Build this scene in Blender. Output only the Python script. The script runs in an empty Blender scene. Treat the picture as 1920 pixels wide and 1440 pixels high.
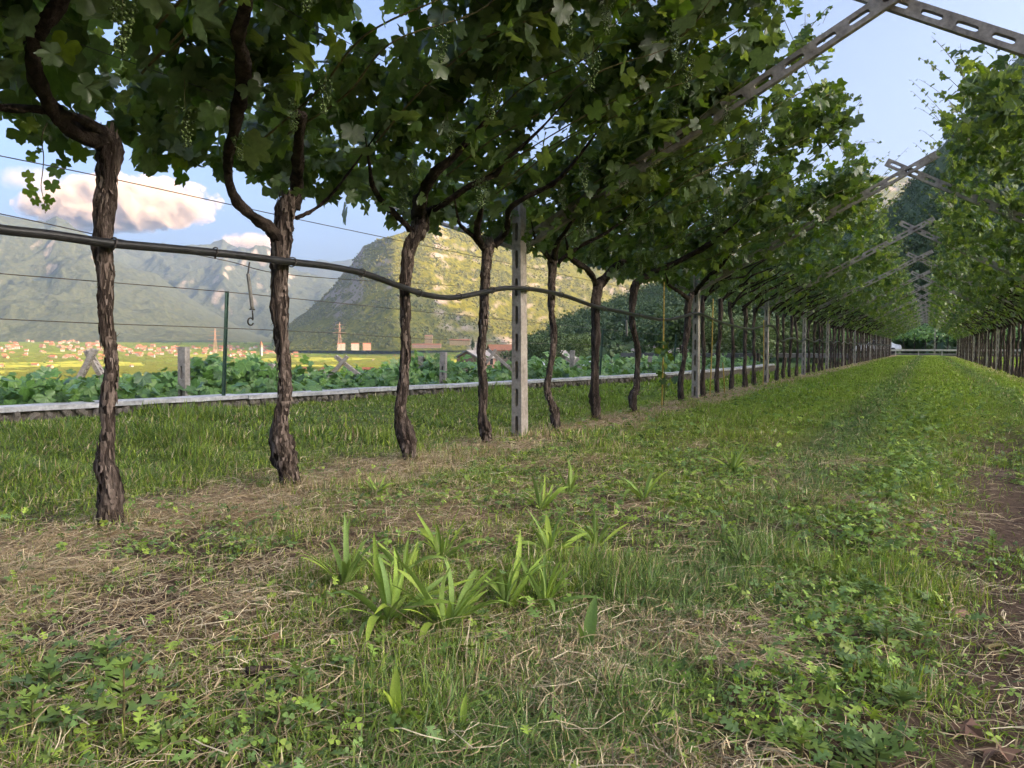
import bpy, math, random
import numpy as np
from mathutils import Vector, Matrix

random.seed(7)
rng = np.random.default_rng(7)
scene = bpy.context.scene
COL = scene.collection

# ------------------------------------------------------------------ camera
F0, VPX, VPY, CAMZ = 1400.0, 1740.0, 652.0, 0.75      # focal length and vanishing point in photo pixels
PITCH = math.atan((720 - VPY) / F0)
YAW = math.atan((VPX - 960) / F0 * math.cos(PITCH))
FH = np.array([-math.sin(YAW), math.cos(YAW), 0.0])
RT = np.array([math.cos(YAW), math.sin(YAW), 0.0])
FW = FH * math.cos(PITCH) + np.array([0, 0, -math.sin(PITCH)])
UP = FH * math.sin(PITCH) + np.array([0, 0, math.cos(PITCH)])
CAM = np.array([0, 0, CAMZ])
cam_data = bpy.data.cameras.new('camera')
cam = bpy.data.objects.new('camera', cam_data)
COL.objects.link(cam)
cam_data.sensor_width = 36.0
cam_data.lens = 36.0 * F0 / 1920.0
cam_data.clip_start = 0.05
cam_data.clip_end = 90000
M = Matrix(((RT[0], UP[0], -FW[0], 0), (RT[1], UP[1], -FW[1], 0), (RT[2], UP[2], -FW[2], CAMZ), (0, 0, 0, 1)))
cam.matrix_world = M
scene.camera = cam

# ------------------------------------------------------------------ sky, sun, exposure
SUN_AZ = math.radians(117) - YAW          # right of the row direction (+Y), towards +X
SUN_EL = math.radians(15.5)
SKY_STRENGTH, SUN_STRENGTH, EXPOSURE = 0.15, 4.0, 2.16
world = bpy.data.worlds.new('World')
scene.world = world
world.use_nodes = True
wn = world.node_tree
bg = wn.nodes['Background']
sky = wn.nodes.new('ShaderNodeTexSky')
sky.sky_type = 'NISHITA'
sky.sun_disc = False
sky.sun_elevation = SUN_EL
sky.sun_rotation = SUN_AZ
sky.altitude = 250
sky.air_density = 0.5
sky.dust_density = 9.5
sky.ozone_density = 1.5
wn.links.new(sky.outputs[0], bg.inputs[0])
bg.inputs[1].default_value = SKY_STRENGTH
S_DIR = Vector((math.sin(SUN_AZ) * math.cos(SUN_EL), math.cos(SUN_AZ) * math.cos(SUN_EL), math.sin(SUN_EL)))
sun_l = bpy.data.lights.new('sun', 'SUN')
sun_l.energy = SUN_STRENGTH
sun_l.angle = math.radians(0.53)
sun_l.color = (1.0, 0.66, 0.33)
sun = bpy.data.objects.new('sun', sun_l)
COL.objects.link(sun)
sun.rotation_mode = 'QUATERNION'
sun.rotation_quaternion = S_DIR.to_track_quat('Z', 'Y')
sun.location = (20, 0, 40)
vs = scene.view_settings
vs.view_transform = 'Standard'
vs.look = 'None'
vs.exposure = EXPOSURE
vs.gamma = 1.0
vs.use_curve_mapping = False
scene.cycles.max_bounces = 6
scene.cycles.diffuse_bounces = 3
scene.cycles.transmission_bounces = 4
scene.cycles.glossy_bounces = 2
scene.cycles.transparent_max_bounces = 8
scene.cycles.volume_bounces = 1
scene.cycles.use_adaptive_sampling = True
scene.cycles.adaptive_threshold = 0.02

# ------------------------------------------------------------------ small maths
def ray(px, py):
    return FW + RT * ((px - 960) / F0) + UP * ((720 - py) / F0)
def at_depth(px, py, z):
    return CAM + ray(px, py) * z
def at_z(px, py, z=0.0):
    d = ray(px, py)
    return CAM + d * ((z - CAMZ) / d[2])
def at_x(px, py, x):
    d = ray(px, py)
    return CAM + d * (x / d[0])
def at_y(px, py, y):
    d = ray(px, py)
    return CAM + d * (y / d[1])
XL = at_z(975, 815, 0)[0]                 # left row of vines and posts
YP1 = at_x(975, 700, XL)[1]
SPACING = at_x(1305, 700, XL)[1] - YP1    # distance between trellis frames
WZ, WS = 1.66, math.tan(math.radians(27.4))
XRIDGE = -0.28
ZRIDGE = WZ + (XRIDGE - XL) * WS
XR = 2.3                                  # right row
def on_wing(px, py, off=0.0):
    d = ray(px, py)
    return CAM + d * ((WZ + off - XL * WS - CAMZ) / (d[2] - d[0] * WS))
def row_y(px):
    return at_x(px, 700, XL)[1]
def sm(a, b, x):
    t = np.clip((np.asarray(x, float) - a) / (b - a), 0, 1)
    return t * t * (3 - 2 * t)
def _hash(i, j, s):
    h = (i.astype(np.int64) * 374761393 + j.astype(np.int64) * 668265263 + s * 974634777) & 0xffffffff
    h = ((h ^ (h >> 13)) * 1274126177) & 0xffffffff
    return ((h ^ (h >> 16)) & 0xffff) / 65535.0
def vnoise(x, y, s=0):
    x = np.asarray(x, float); y = np.asarray(y, float)
    xi = np.floor(x); yi = np.floor(y)
    fx = x - xi; fy = y - yi
    fx = fx * fx * (3 - 2 * fx); fy = fy * fy * (3 - 2 * fy)
    a = _hash(xi, yi, s); b = _hash(xi + 1, yi, s); c = _hash(xi, yi + 1, s); d = _hash(xi + 1, yi + 1, s)
    return (a * (1 - fx) + b * fx) * (1 - fy) + (c * (1 - fx) + d * fx) * fy
def fbm(x, y, s=0, o=4):
    r = 0; a = 0.5; t = 0
    for k in range(o):
        r = r + a * vnoise(x * 2 ** k + 17.3 * k, y * 2 ** k - 9.1 * k, s + k); t += a; a *= 0.5
    return r / t
def ridged(x, y, s=0, o=5):
    r = 0; a = 0.5; t = 0
    for k in range(o):
        r = r + a * (1 - np.abs(2 * vnoise(x * 2 ** k + 5.7 * k, y * 2 ** k + 3.1 * k, s + k) - 1)); t += a; a *= 0.52
    return r / t

# ------------------------------------------------------------------ mesh building
def np_mesh(name, V, F, mats=(), smooth=False, mat_idx=None, col=None):
    V = np.asarray(V, np.float32); F = np.asarray(F, np.int32)
    me = bpy.data.meshes.new(name)
    n, (m, k) = len(V), F.shape
    me.vertices.add(n); me.vertices.foreach_set('co', V.ravel())
    me.loops.add(m * k); me.loops.foreach_set('vertex_index', F.ravel())
    me.polygons.add(m); me.polygons.foreach_set('loop_start', np.arange(0, m * k, k, dtype=np.int32))
    if mat_idx is not None:
        me.polygons.foreach_set('material_index', np.asarray(mat_idx, np.int32))
    me.polygons.foreach_set('use_smooth', np.full(m, bool(smooth)))
    me.update(calc_edges=True)
    if col is not None:
        a = me.color_attributes.new('col', 'FLOAT_COLOR', 'POINT')
        c = np.ones((n, 4), np.float32); c[:, :3] = col
        a.data.foreach_set('color', c.ravel())
    for mt in (mats if isinstance(mats, (list, tuple)) else [mats]):
        me.materials.append(mt)
    return me
def py_mesh(name, V, F, mats=(), smooth=False, idx=None):
    me = bpy.data.meshes.new(name)
    me.from_pydata([tuple(map(float, v)) for v in V], [], [tuple(int(i) for i in f) for f in F])
    for mt in (mats if isinstance(mats, (list, tuple)) else [mats]):
        me.materials.append(mt)
    if idx is not None:
        me.polygons.foreach_set('material_index', np.asarray(idx, np.int32))
    me.polygons.foreach_set('use_smooth', np.full(len(F), bool(smooth)))
    me.update()
    return me
def add(name, me, parent=None, loc=None, rot=None, scale=None):
    o = bpy.data.objects.new(name, me)
    COL.objects.link(o)
    if parent is not None:
        o.parent = parent
    if loc is not None:
        o.location = [float(v) for v in loc]
    if rot is not None:
        o.rotation_euler = rot
    if scale is not None:
        o.scale = scale if hasattr(scale, '__len__') else (scale,) * 3
    return o
def tag(o, label=None, cat=None, group=None, kind=None):
    if label: o['label'] = label
    if cat: o['category'] = cat
    if group: o['group'] = group
    if kind: o['kind'] = kind
    return o
def thing(name, loc, label, cat, group=None, rz=0.0):
    o = add(name, None, None, loc, (0, 0, rz))
    return tag(o, label, cat, group)
def merge(parts):
    """parts: [(V, F, material index)] with faces all of the same size -> V, F, idx"""
    Vs, Fs, Is, n = [], [], [], 0
    for V, F, i in parts:
        V = np.asarray(V, float); F = np.asarray(F, int)
        Vs.append(V); Fs.append(F + n); Is.append(np.full(len(F), i)); n += len(V)
    return np.concatenate(Vs), np.concatenate(Fs), np.concatenate(Is)
def box(x0, x1, y0, y1, z0, z1):
    V = np.array([(x, y, z) for x in (x0, x1) for y in (y0, y1) for z in (z0, z1)], float)
    F = np.array([(0, 1, 3, 2), (4, 6, 7, 5), (0, 4, 5, 1), (2, 3, 7, 6), (0, 2, 6, 4), (1, 5, 7, 3)])
    return V, F
def catmull(P, n):
    P = np.asarray(P, float)
    if len(P) < 3:
        t = np.linspace(0, len(P) - 1, n)
        return np.array([P[int(min(a, len(P) - 2))] * (1 - (a - int(min(a, len(P) - 2)))) + P[int(min(a, len(P) - 2)) + 1] * (a - int(min(a, len(P) - 2))) for a in t])
    Q = np.vstack([2 * P[0] - P[1], P, 2 * P[-1] - P[-2]])
    t = np.linspace(0, len(P) - 1 - 1e-6, n)
    i = t.astype(int); f = (t - i)[:, None]
    a, b, c, d = Q[i], Q[i + 1], Q[i + 2], Q[i + 3]
    return 0.5 * (2 * b + (c - a) * f + (2 * a - 5 * b + 4 * c - d) * f ** 2 + (3 * b - a - 3 * c + d) * f ** 3)
def tube(P, R, seg=8, rough=0.0, seed=0, cap=True):
    """swept tube through points P with radii R (quads only)"""
    P = np.asarray(P, float); R = np.asarray(R, float) * np.ones(len(P))
    n = len(P)
    T = np.gradient(P, axis=0); T /= np.linalg.norm(T, axis=1)[:, None] + 1e-12
    ref = np.array([0.9, 0.3, 0.1]) if abs(T[0] @ np.array([0.9, 0.3, 0.1])) < 0.85 else np.array([0.1, 0.2, 0.97])
    nx = ref - T[0] * (ref @ T[0]); nx /= np.linalg.norm(nx)
    N = []
    for k in range(n):
        nx = nx - T[k] * (nx @ T[k]); nx /= np.linalg.norm(nx) + 1e-12
        N.append(nx.copy())
    N = np.array(N); B = np.cross(T, N)
    a = np.linspace(0, 2 * math.pi, seg, endpoint=False)
    rr = np.ones((n, seg))
    if rough:
        L = np.concatenate([[0], np.cumsum(np.linalg.norm(np.diff(P, axis=0), axis=1))])
        rm = R.mean()
        A, S = np.meshgrid(a, L / rm)
        # long stringy ridges of bark, broken along the length
        k1 = vnoise(np.cos(A) * 3.2 + 9 + S * 0.06, np.sin(A) * 3.2 + S * 0.22, seed)
        k2 = vnoise(np.cos(A) * 6.5 + S * 0.5, np.sin(A) * 6.5 + S * 1.3, seed + 5)
        k3 = vnoise(np.cos(A) * 1.2 + S * 0.3, np.sin(A) * 1.2 + 4, seed + 9)
        k4 = np.abs(vnoise(A * 2.2 + S * 0.03, S * 0.10, seed + 3) - 0.5) * 2
        rr = 1 + rough * ((k1 - 0.5) * 1.1 + (k2 - 0.5) * 0.9 + (k3 - 0.5) * 1.3 + (k4 - 0.5) * 0.5 + 1.2 * np.clip(vnoise(np.cos(A) * 1.1 + S * 0.55 + 40, np.sin(A) * 1.1 + S * 0.3, seed + 21) - 0.72, 0, 1))
    V = P[:, None, :] + (N[:, None, :] * np.cos(a)[None, :, None] + B[:, None, :] * np.sin(a)[None, :, None]) * (R[:, None] * rr)[:, :, None]
    V = V.reshape(-1, 3)
    i, j = np.meshgrid(np.arange(n - 1), np.arange(seg), indexing='ij')
    jn = (j + 1) % seg
    F = np.stack([i * seg + j, i * seg + jn, (i + 1) * seg + jn, (i + 1) * seg + j], -1).reshape(-1, 4)
    if cap:
        c0, c1 = len(V), len(V) + 1
        V = np.vstack([V, P[0], P[-1]])
        j = np.arange(0, seg, 2) if seg % 2 == 0 else np.arange(seg)
        st = 2 if seg % 2 == 0 else 1
        if st == 2:
            F0_ = np.stack([np.full(len(j), c0), (j + 2) % seg, (j + 1) % seg, j], -1)
            F1_ = np.stack([np.full(len(j), c1), (n - 1) * seg + j, (n - 1) * seg + (j + 1) % seg, (n - 1) * seg + (j + 2) % seg], -1)
            F = np.vstack([F, F0_, F1_])
    return V, F
def rough_tube(P, R, step, seg, rough, seed):
    P = np.asarray(P, float)
    L = np.linalg.norm(np.diff(P, axis=0), axis=1).sum()
    n = max(4, int(L / step))
    Q = catmull(np.column_stack([P, R]), n)
    return tube(Q[:, :3], np.maximum(Q[:, 3], 0.001), seg, rough, seed)
def frames(nrm, tip):
    z = nrm / (np.linalg.norm(nrm, axis=1)[:, None] + 1e-9)
    y = tip - z * np.sum(tip * z, 1)[:, None]
    y /= np.linalg.norm(y, axis=1)[:, None] + 1e-9
    x = np.cross(y, z)
    return np.stack([x, y, z], -1)
def scatter(T, F, pos, Mx, sc):
    """copies of the template T at pos with rotation matrices Mx and sizes sc"""
    T = np.asarray(T, float); F = np.asarray(F, int)
    N, k = len(pos), len(T)
    sc = np.asarray(sc, float)
    if sc.ndim == 1:
        sc = sc[:, None] * np.ones(3)
    V = np.einsum('nij,nkj->nki', Mx, T[None] * sc[:, None, :]) + pos[:, None, :]
    FF = F[None] + (np.arange(N) * k)[:, None, None]
    return V.reshape(-1, 3), FF.reshape(-1, F.shape[1])

# ------------------------------------------------------------------ materials
def new_mat(name):
    m = bpy.data.materials.new(name)
    m.use_nodes = True
    nt = m.node_tree
    nt.nodes.clear()
    out = nt.nodes.new('ShaderNodeOutputMaterial')
    return m, nt, out
def nd(nt, typ, props=None, **inp):
    n = nt.nodes.new('ShaderNode' + typ)
    for k, v in (props or {}).items():
        setattr(n, k, v)
    for k, v in inp.items():
        key = k.replace('_', ' ')
        s = n.inputs[int(k[1:])] if k[0] == 'i' and k[1:].isdigit() else n.inputs[key]
        if isinstance(v, bpy.types.NodeSocket):
            nt.links.new(v, s)
        else:
            s.default_value = v
    return n
def ramp(nt, fac, stops, interp='LINEAR'):
    r = nt.nodes.new('ShaderNodeValToRGB')
    cr = r.color_ramp
    cr.interpolation = interp
    while len(cr.elements) < len(stops):
        cr.elements.new(0.5)
    for e, (p, c) in zip(cr.elements, stops):
        e.position = p
        e.color = tuple(c) + ((1,) if len(c) == 3 else ())
    nt.links.new(fac, r.inputs[0])
    return r.outputs[0]
def mixc(nt, fac, a, b, mode='MIX'):
    n = nt.nodes.new('ShaderNodeMix')
    n.data_type = 'RGBA'
    n.blend_type = mode
    for s, v in ((n.inputs[0], fac), (n.inputs[6], a), (n.inputs[7], b)):
        if isinstance(v, bpy.types.NodeSocket):
            nt.links.new(v, s)
        elif hasattr(v, '__len__'):
            s.default_value = tuple(v) + ((1,) if len(v) == 3 else ())
        else:
            s.default_value = v
    return n.outputs[2]
def coords(nt, kind='Object', scale=(1, 1, 1)):
    tc = nt.nodes.new('ShaderNodeTexCoord')
    mp = nt.nodes.new('ShaderNodeMapping')
    mp.inputs['Scale'].default_value = scale
    nt.links.new(tc.outputs[kind], mp.inputs[0])
    return mp.outputs[0]
def noise(nt, vec, scale, detail=4, rough=0.55, dist=0.0):
    n = nd(nt, 'TexNoise', Scale=scale, Detail=detail, Roughness=rough, Distortion=dist)
    nt.links.new(vec, n.inputs['Vector'])
    return n.outputs[0]
def bump(nt, h, strength, dist):
    b = nd(nt, 'Bump', Strength=strength, Distance=dist)
    nt.links.new(h, b.inputs['Height'])
    return b.outputs[0]
def plain(name, c1, c2, scale=30, rough=0.85, bumpd=0.004, stretch=(1, 1, 1), spec=0.2, c3=None, kind='Object', detail=6):
    """mottled rough surface: two or three colours by noise, with relief"""
    m, nt, out = new_mat(name)
    v = coords(nt, kind, stretch)
    f = noise(nt, v, scale, detail, 0.6)
    stops = [(0.3, c1), (0.7, c2)] if c3 is None else [(0.28, c1), (0.5, c2), (0.72, c3)]
    c = ramp(nt, f, stops)
    f2 = noise(nt, v, scale * 4, 4, 0.6)
    c = mixc(nt, 0.35, c, ramp(nt, f2, [(0.3, (0.55, 0.55, 0.55)), (0.7, (1.3, 1.3, 1.3))]), 'MULTIPLY')
    p = nd(nt, 'BsdfPrincipled', Roughness=rough)
    p.inputs['Specular IOR Level'].default_value = spec
    nt.links.new(c, p.inputs['Base Color'])
    if bumpd:
        nt.links.new(bump(nt, f2, 0.9, bumpd), p.inputs['Normal'])
    nt.links.new(p.outputs[0], out.inputs[0])
    return m
def leaf_mat(name, cols, under, trans=0.38, rough=0.36, attr=False, tcol=(1.3, 1.25, 0.55)):
    m, nt, out = new_mat(name)
    g = nt.nodes.new('ShaderNodeNewGeometry')
    if attr:
        a = nd(nt, 'Attribute', {'attribute_name': 'col'})
        top = a.outputs[0]
        v = nd(nt, 'Math', {'operation': 'MULTIPLY_ADD'}, i1=0.5, i2=0.75)
        nt.links.new(g.outputs['Random Per Island'], v.inputs[0])
        top = mixc(nt, 1.0, top, v.outputs[0], 'MULTIPLY')
        und = top
    else:
        k = len(cols)
        oi = nt.nodes.new('ShaderNodeObjectInfo')
        ad = nd(nt, 'Math', {'operation': 'ADD'}, i0=g.outputs['Random Per Island'], i1=oi.outputs['Random'])
        fr = nd(nt, 'Math', {'operation': 'FRACT'}, i0=ad.outputs[0])
        top = ramp(nt, fr.outputs[0], [(i / (k - 1), c) for i, c in enumerate(cols)])
        und = mixc(nt, 0.6, top, under)
    vv = coords(nt, 'Object')
    f = noise(nt, vv, 55, 2)
    sh = ramp(nt, f, [(0.3, (0.8, 0.8, 0.8)), (0.7, (1.15, 1.15, 1.1))])
    c = mixc(nt, g.outputs['Backfacing'], top, und)
    c = mixc(nt, 1.0, c, sh, 'MULTIPLY')
    p = nd(nt, 'BsdfPrincipled', Roughness=rough)
    p.inputs['Specular IOR Level'].default_value = 0.6 if not attr else 0.35
    nt.links.new(c, p.inputs['Base Color'])
    t = nt.nodes.new('ShaderNodeBsdfTranslucent')
    nt.links.new(mixc(nt, 1.0, c, tcol, 'MULTIPLY'), t.inputs[0])
    mx = nd(nt, 'MixShader', i0=trans)
    nt.links.new(p.outputs[0], mx.inputs[1])
    nt.links.new(t.outputs[0], mx.inputs[2])
    nt.links.new(mx.outputs[0], out.inputs[0])
    return m
M_BARK = plain('vine_bark', (0.018, 0.013, 0.011), (0.072, 0.055, 0.046), 34, 0.95, 0.025, (1, 1, 0.14), 0.1, (0.19, 0.15, 0.13))
M_BARK2 = plain('loose_bark', (0.07, 0.052, 0.043), (0.16, 0.125, 0.105), 40, 0.95, 0.004, (1, 1, 0.3), 0.1, (0.25, 0.205, 0.175))
M_ARM = plain('arm_bark', (0.012, 0.009, 0.008), (0.04, 0.03, 0.025), 30, 0.95, 0.012, (0.6, 0.6, 0.6), 0.1, (0.075, 0.058, 0.046))
M_CANE = plain('cane_bark', (0.09, 0.07, 0.03), (0.17, 0.15, 0.06), 20, 0.7, 0.001)
M_CONC = plain('trellis_concrete', (0.20, 0.175, 0.15), (0.33, 0.295, 0.26), 9, 0.95, 0.003, c3=(0.40, 0.36, 0.315))
M_BEAM = plain('weathered_beam', (0.15, 0.13, 0.115), (0.27, 0.24, 0.21), 8, 0.95, 0.004, c3=(0.36, 0.325, 0.29))
M_LEAF = leaf_mat('vine_leaf', [(0.042, 0.085, 0.018), (0.068, 0.125, 0.022), (0.06, 0.108, 0.032), (0.105, 0.175, 0.020), (0.046, 0.09, 0.026), (0.19, 0.26, 0.03)], (0.12, 0.165, 0.10), 0.48, tcol=(1.7, 1.6, 0.45))
M_GRAPE = plain('green_grape', (0.055, 0.095, 0.02), (0.09, 0.13, 0.03), 40, 0.35, 0, spec=0.5)
M_PIPE = plain('black_pipe', (0.012, 0.012, 0.013), (0.03, 0.03, 0.032), 12, 0.38, 0.0005, spec=0.5)
M_HOSE = plain('grey_hose', (0.16, 0.16, 0.15), (0.24, 0.23, 0.21), 12, 0.6, 0, spec=0.4)
M_WIRE = plain('trellis_wire', (0.05, 0.045, 0.042), (0.11, 0.1, 0.095), 12, 0.55, 0)
M_BAMBOO = plain('yellow_cane', (0.36, 0.24, 0.05), (0.5, 0.36, 0.10), 9, 0.6, 0)
M_GSTEEL = plain('green_steel', (0.03, 0.06, 0.045), (0.05, 0.09, 0.07), 9, 0.6, 0)
M_CAP = plain('wall_cap_concrete', (0.30, 0.30, 0.30), (0.48, 0.48, 0.48), 6, 0.95, 0.004, c3=(0.62, 0.62, 0.62))
M_STONE = plain('rubble_stone', (0.11, 0.095, 0.08), (0.24, 0.21, 0.18), 11, 0.95, 0.01, c3=(0.34, 0.31, 0.27))
M_MORTAR = plain('wall_mortar', (0.10, 0.09, 0.075), (0.2, 0.175, 0.15), 14, 0.95, 0.01)

# ================================================================== THE LARGE STRUCTURE
def wall_x(y):
    y = np.asarray(y, float)
    a = -6.95 + (y - 3.46) * 0.218
    return -4.2 - np.log1p(np.exp(np.clip((-4.2 - a) * 3, -50, 50))) / 3
def depth_of(x, y):
    return x * FH[0] + y * FH[1]
def terrain_z(x, y):
    x = np.asarray(x, float); y = np.asarray(y, float)
    d = np.maximum(0, wall_x(y) - x)
    z = -1.75 - 0.04 * 900 * (1 - np.exp(-d / 900.0)) * 1.35 * sm(0, 60, d) - 0.0 * d
    z = np.where(d <= 0, -0.55, z)
    r = np.hypot(x, y)
    z = z + sm(1500, 5200, r) * 84 + (fbm(x / 160, y / 160, 3) - 0.5) * 5 * sm(60, 500, r)
    return z
def ground_hit(px, py, z0=25.0, z1=8000.0):
    t = np.geomspace(z0, z1, 900)
    d = ray(px, py)
    P = CAM + d * t[:, None]
    h = terrain_z(P[:, 0], P[:, 1])
    k = np.nonzero(P[:, 2] <= h)[0]
    return P[k[0]] if len(k) else None

# --- open country: one sheet of fields out to the horizon
def field_mat():
    m, nt, out = new_mat('valley_fields')
    v = coords(nt, 'Object', (1 / 130, 1 / 190, 1 / 1000))
    vo = nd(nt, 'TexVoronoi', {'feature': 'F1'}, Scale=1.0)
    nt.links.new(v, vo.inputs['Vector'])
    cell = ramp(nt, nd(nt, 'SeparateColor', i0=vo.outputs['Color']).outputs[0],
                [(0.0, (0.15, 0.20, 0.025)), (0.35, (0.21, 0.24, 0.03)), (0.7, (0.18, 0.23, 0.028)), (1.0, (0.25, 0.25, 0.04))])
    v2 = coords(nt, 'Object', (1, 1, 1))
    rot = nt.nodes.new('ShaderNodeMapping')
    rot.inputs['Rotation'].default_value = (0, 0, 0.9)
    nt.links.new(v2, rot.inputs[0])
    w = nd(nt, 'TexWave', {'wave_type': 'BANDS'}, Scale=0.055, Distortion=1.2, Detail=2.0)
    w.inputs['Detail Scale'].default_value = 0.3
    nt.links.new(rot.outputs[0], w.inputs['Vector'])
    c = mixc(nt, 0.75, cell, ramp(nt, w.outputs['Fac'], [(0.15, (0.45, 0.5, 0.4)), (0.6, (1.1, 1.1, 1.0))]), 'MULTIPLY')
    f = noise(nt, v2, 0.02, 8, 0.65)
    c = mixc(nt, 0.8, c, ramp(nt, f, [(0.35, (0.55, 0.6, 0.5)), (0.62, (1.2, 1.2, 1.0))]), 'MULTIPLY')
    ln = nd(nt, 'VectorMath', {'operation': 'LENGTH'}, i0=v2)
    mr = nd(nt, 'MapRange', {'clamp': True}, i1=250.0, i2=650.0, i3=1.0, i4=0.0)
    nt.links.new(ln.outputs['Value'], mr.inputs[0])
    c = mixc(nt, mr.outputs[0], c, mixc(nt, f, (0.04, 0.075, 0.02), (0.10, 0.14, 0.035)))
    b = nd(nt, 'BsdfPrincipled', Roughness=0.95)
    b.inputs['Specular IOR Level'].default_value = 0.05
    nt.links.new(c, b.inputs['Base Color'])
    nt.links.new(b.outputs[0], out.inputs[0])
    return m
az = np.radians(np.concatenate([np.arange(-180, -44, 4), np.arange(-44, 44, 0.2), np.arange(44, 180, 4)]))
rr = np.concatenate([np.array([0.5, 3.0]), np.geomspace(4, 16500, 190)])
A, Rr = np.meshgrid(az, rr, indexing='ij')
GX = Rr * (np.sin(A) * RT[0] + np.cos(A) * FH[0]); GY = Rr * (np.sin(A) * RT[1] + np.cos(A) * FH[1])
na, nr = A.shape
i, j = np.meshgrid(np.arange(na), np.arange(nr - 1), indexing='ij')
inx = (i + 1) % na
FF = np.stack([i * nr + j, i * nr + j + 1, inx * nr + j + 1, inx * nr + j], -1).reshape(-1, 4)
o = add('terrain', np_mesh('terrain', np.stack([GX, GY, terrain_z(GX, GY)], -1).reshape(-1, 3), FF[:, ::-1], field_mat(), True))
tag(o, kind='structure')

# --- mountains: a skyline, a foot and a back slope each, with ridges and gullies
def mountain_mat(name, forest, forest2, rock, scale, rock_lo, rock_hi, patch=0.5):
    m, nt, out = new_mat(name)
    v = coords(nt, 'Object')
    g = nt.nodes.new('ShaderNodeNewGeometry')
    sx = nd(nt, 'SeparateXYZ', i0=g.outputs['Normal'])
    f = noise(nt, v, scale, 8, 0.65)
    f2 = noise(nt, v, scale * 7, 4, 0.6)
    fc = ramp(nt, f2, [(0.35, forest), (0.65, forest2)])
    a = nd(nt, 'Math', {'operation': 'MULTIPLY_ADD'}, i1=patch, i2=-patch * 0.5)
    nt.links.new(f, a.inputs[0])
    st = nd(nt, 'Math', {'operation': 'SUBTRACT'}, i0=sx.outputs['Z'], i1=a.outputs[0])
    rf = nd(nt, 'MapRange', {'clamp': True}, i1=rock_lo, i2=rock_hi, i3=1.0, i4=0.0)
    nt.links.new(st.outputs[0], rf.inputs[0])
    c = mixc(nt, rf.outputs[0], fc, mixc(nt, f2, rock, tuple(q * 0.6 for q in rock)))
    b = nd(nt, 'BsdfDiffuse', Roughness=0.5)
    nt.links.new(c, b.inputs[0])
    nt.links.new(bump(nt, f, 1.0, 0.6 / scale * 0.35), b.inputs['Normal'])
    nt.links.new(b.outputs[0], out.inputs[0])
    return m
def mountain(name, prof, D, foot, z0, amp, wav, seed, mat, ncol, nrow, power=1.25, label=None, strat=0.0, rough_sky=0.0, lean=None):
    prof = np.array(prof, float)
    px = np.linspace(prof[0, 0], prof[-1, 0], ncol)
    py = np.interp(px, prof[:, 0], prof[:, 1]) + (fbm(px / 14, px * 0 + seed, seed) - 0.5) * rough_sky
    s = np.concatenate([np.linspace(0, 1, nrow) ** 0.85, np.linspace(1.04, 1.7, nrow // 3)])
    PX, S = np.meshgrid(px, s, indexing='ij')
    PY = np.interp(PX, px, py)
    ft = foot if not callable(foot) else foot(PX)
    DD = D if not callable(D) else D(PX)
    Z = ft + (DD - ft) * S
    X = Z * FH[0] + (PX - 960) / F0 * Z * RT[0]
    Y = Z * FH[1] + (PX - 960) / F0 * Z * RT[1]
    H = CAMZ + (VPY - PY) / F0 * DD
    sh = np.where(S <= 1, np.clip(S, 0, 1) ** power, 1 - (S - 1) * 1.1)
    h = z0 + (H - z0) * sh
    rd = ridged(X / wav, Y / wav, seed) - 0.55
    env = np.where(S <= 1, np.sin(np.clip(S, 0, 1) * math.pi) ** 0.7 * 0.9 + 0.0, sm(1.0, 1.3, S))
    h = h + rd * amp * env * np.clip((H - z0) / (np.max(H) - z0), 0.08, 1)
    if strat:
        q = h / strat
        h = h * 0.93 + 0.07 * strat * (np.floor(q) + sm(0.25, 0.75, q - np.floor(q)))
    n1, n2 = S.shape
    i, j = np.meshgrid(np.arange(n1 - 1), np.arange(n2 - 1), indexing='ij')
    F = np.stack([i * n2 + j, (i + 1) * n2 + j, (i + 1) * n2 + j + 1, i * n2 + j + 1], -1).reshape(-1, 4)
    o = add(name, np_mesh(name, np.stack([X, Y, h], -1).reshape(-1, 3), F, mat, True))
    tag(o, label, None, None, 'structure')
    return np.stack([X, Y, h], -1), S
M_FAR = mountain_mat('far_forest', (0.028, 0.034, 0.022), (0.075, 0.080, 0.045), (0.30, 0.25, 0.21), 0.0055, 0.42, 0.52, 0.7)
M_MID = mountain_mat('cliff_forest', (0.05, 0.055, 0.010), (0.15, 0.14, 0.016), (0.30, 0.25, 0.22), 0.008, 0.56, 0.68, 0.55)
mountain('farthest_mountain', [(500, 540), (560, 498), (590, 491), (600, 487), (622, 493), (640, 490), (665, 487), (690, 495), (760, 520), (900, 560)], 14500, 12500, -60, 300, 2600, 11, M_FAR, 60, 24, label='pale blue ridge at the far end of the valley', rough_sky=3)
mountain('back_mountain', [(60, 470), (140, 452), (200, 459), (300, 468), (398, 468), (412, 461), (422, 456), (432, 463), (448, 468), (500, 467), (525, 476), (545, 498), (560, 508), (590, 517), (640, 527), (760, 590), (860, 640)], 10200, 7000, -40, 1500, 1500, 23, M_FAR, 360, 170, 1.1, label='blue gullied mountain behind the valley town', rough_sky=2)
mountain('town_mountain', [(-420, 380), (-200, 388), (-60, 396), (0, 404), (50, 413), (92, 420), (114, 408), (132, 416), (147, 430), (182, 447), (212, 482), (250, 503), (295, 515), (322, 535), (380, 573), (430, 603), (480, 626), (540, 644)], 7400, 4300, 10, 900, 1000, 35, M_FAR, 420, 190, 1.2, label='broad wooded mountain rising behind the valley town', rough_sky=3)
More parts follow.
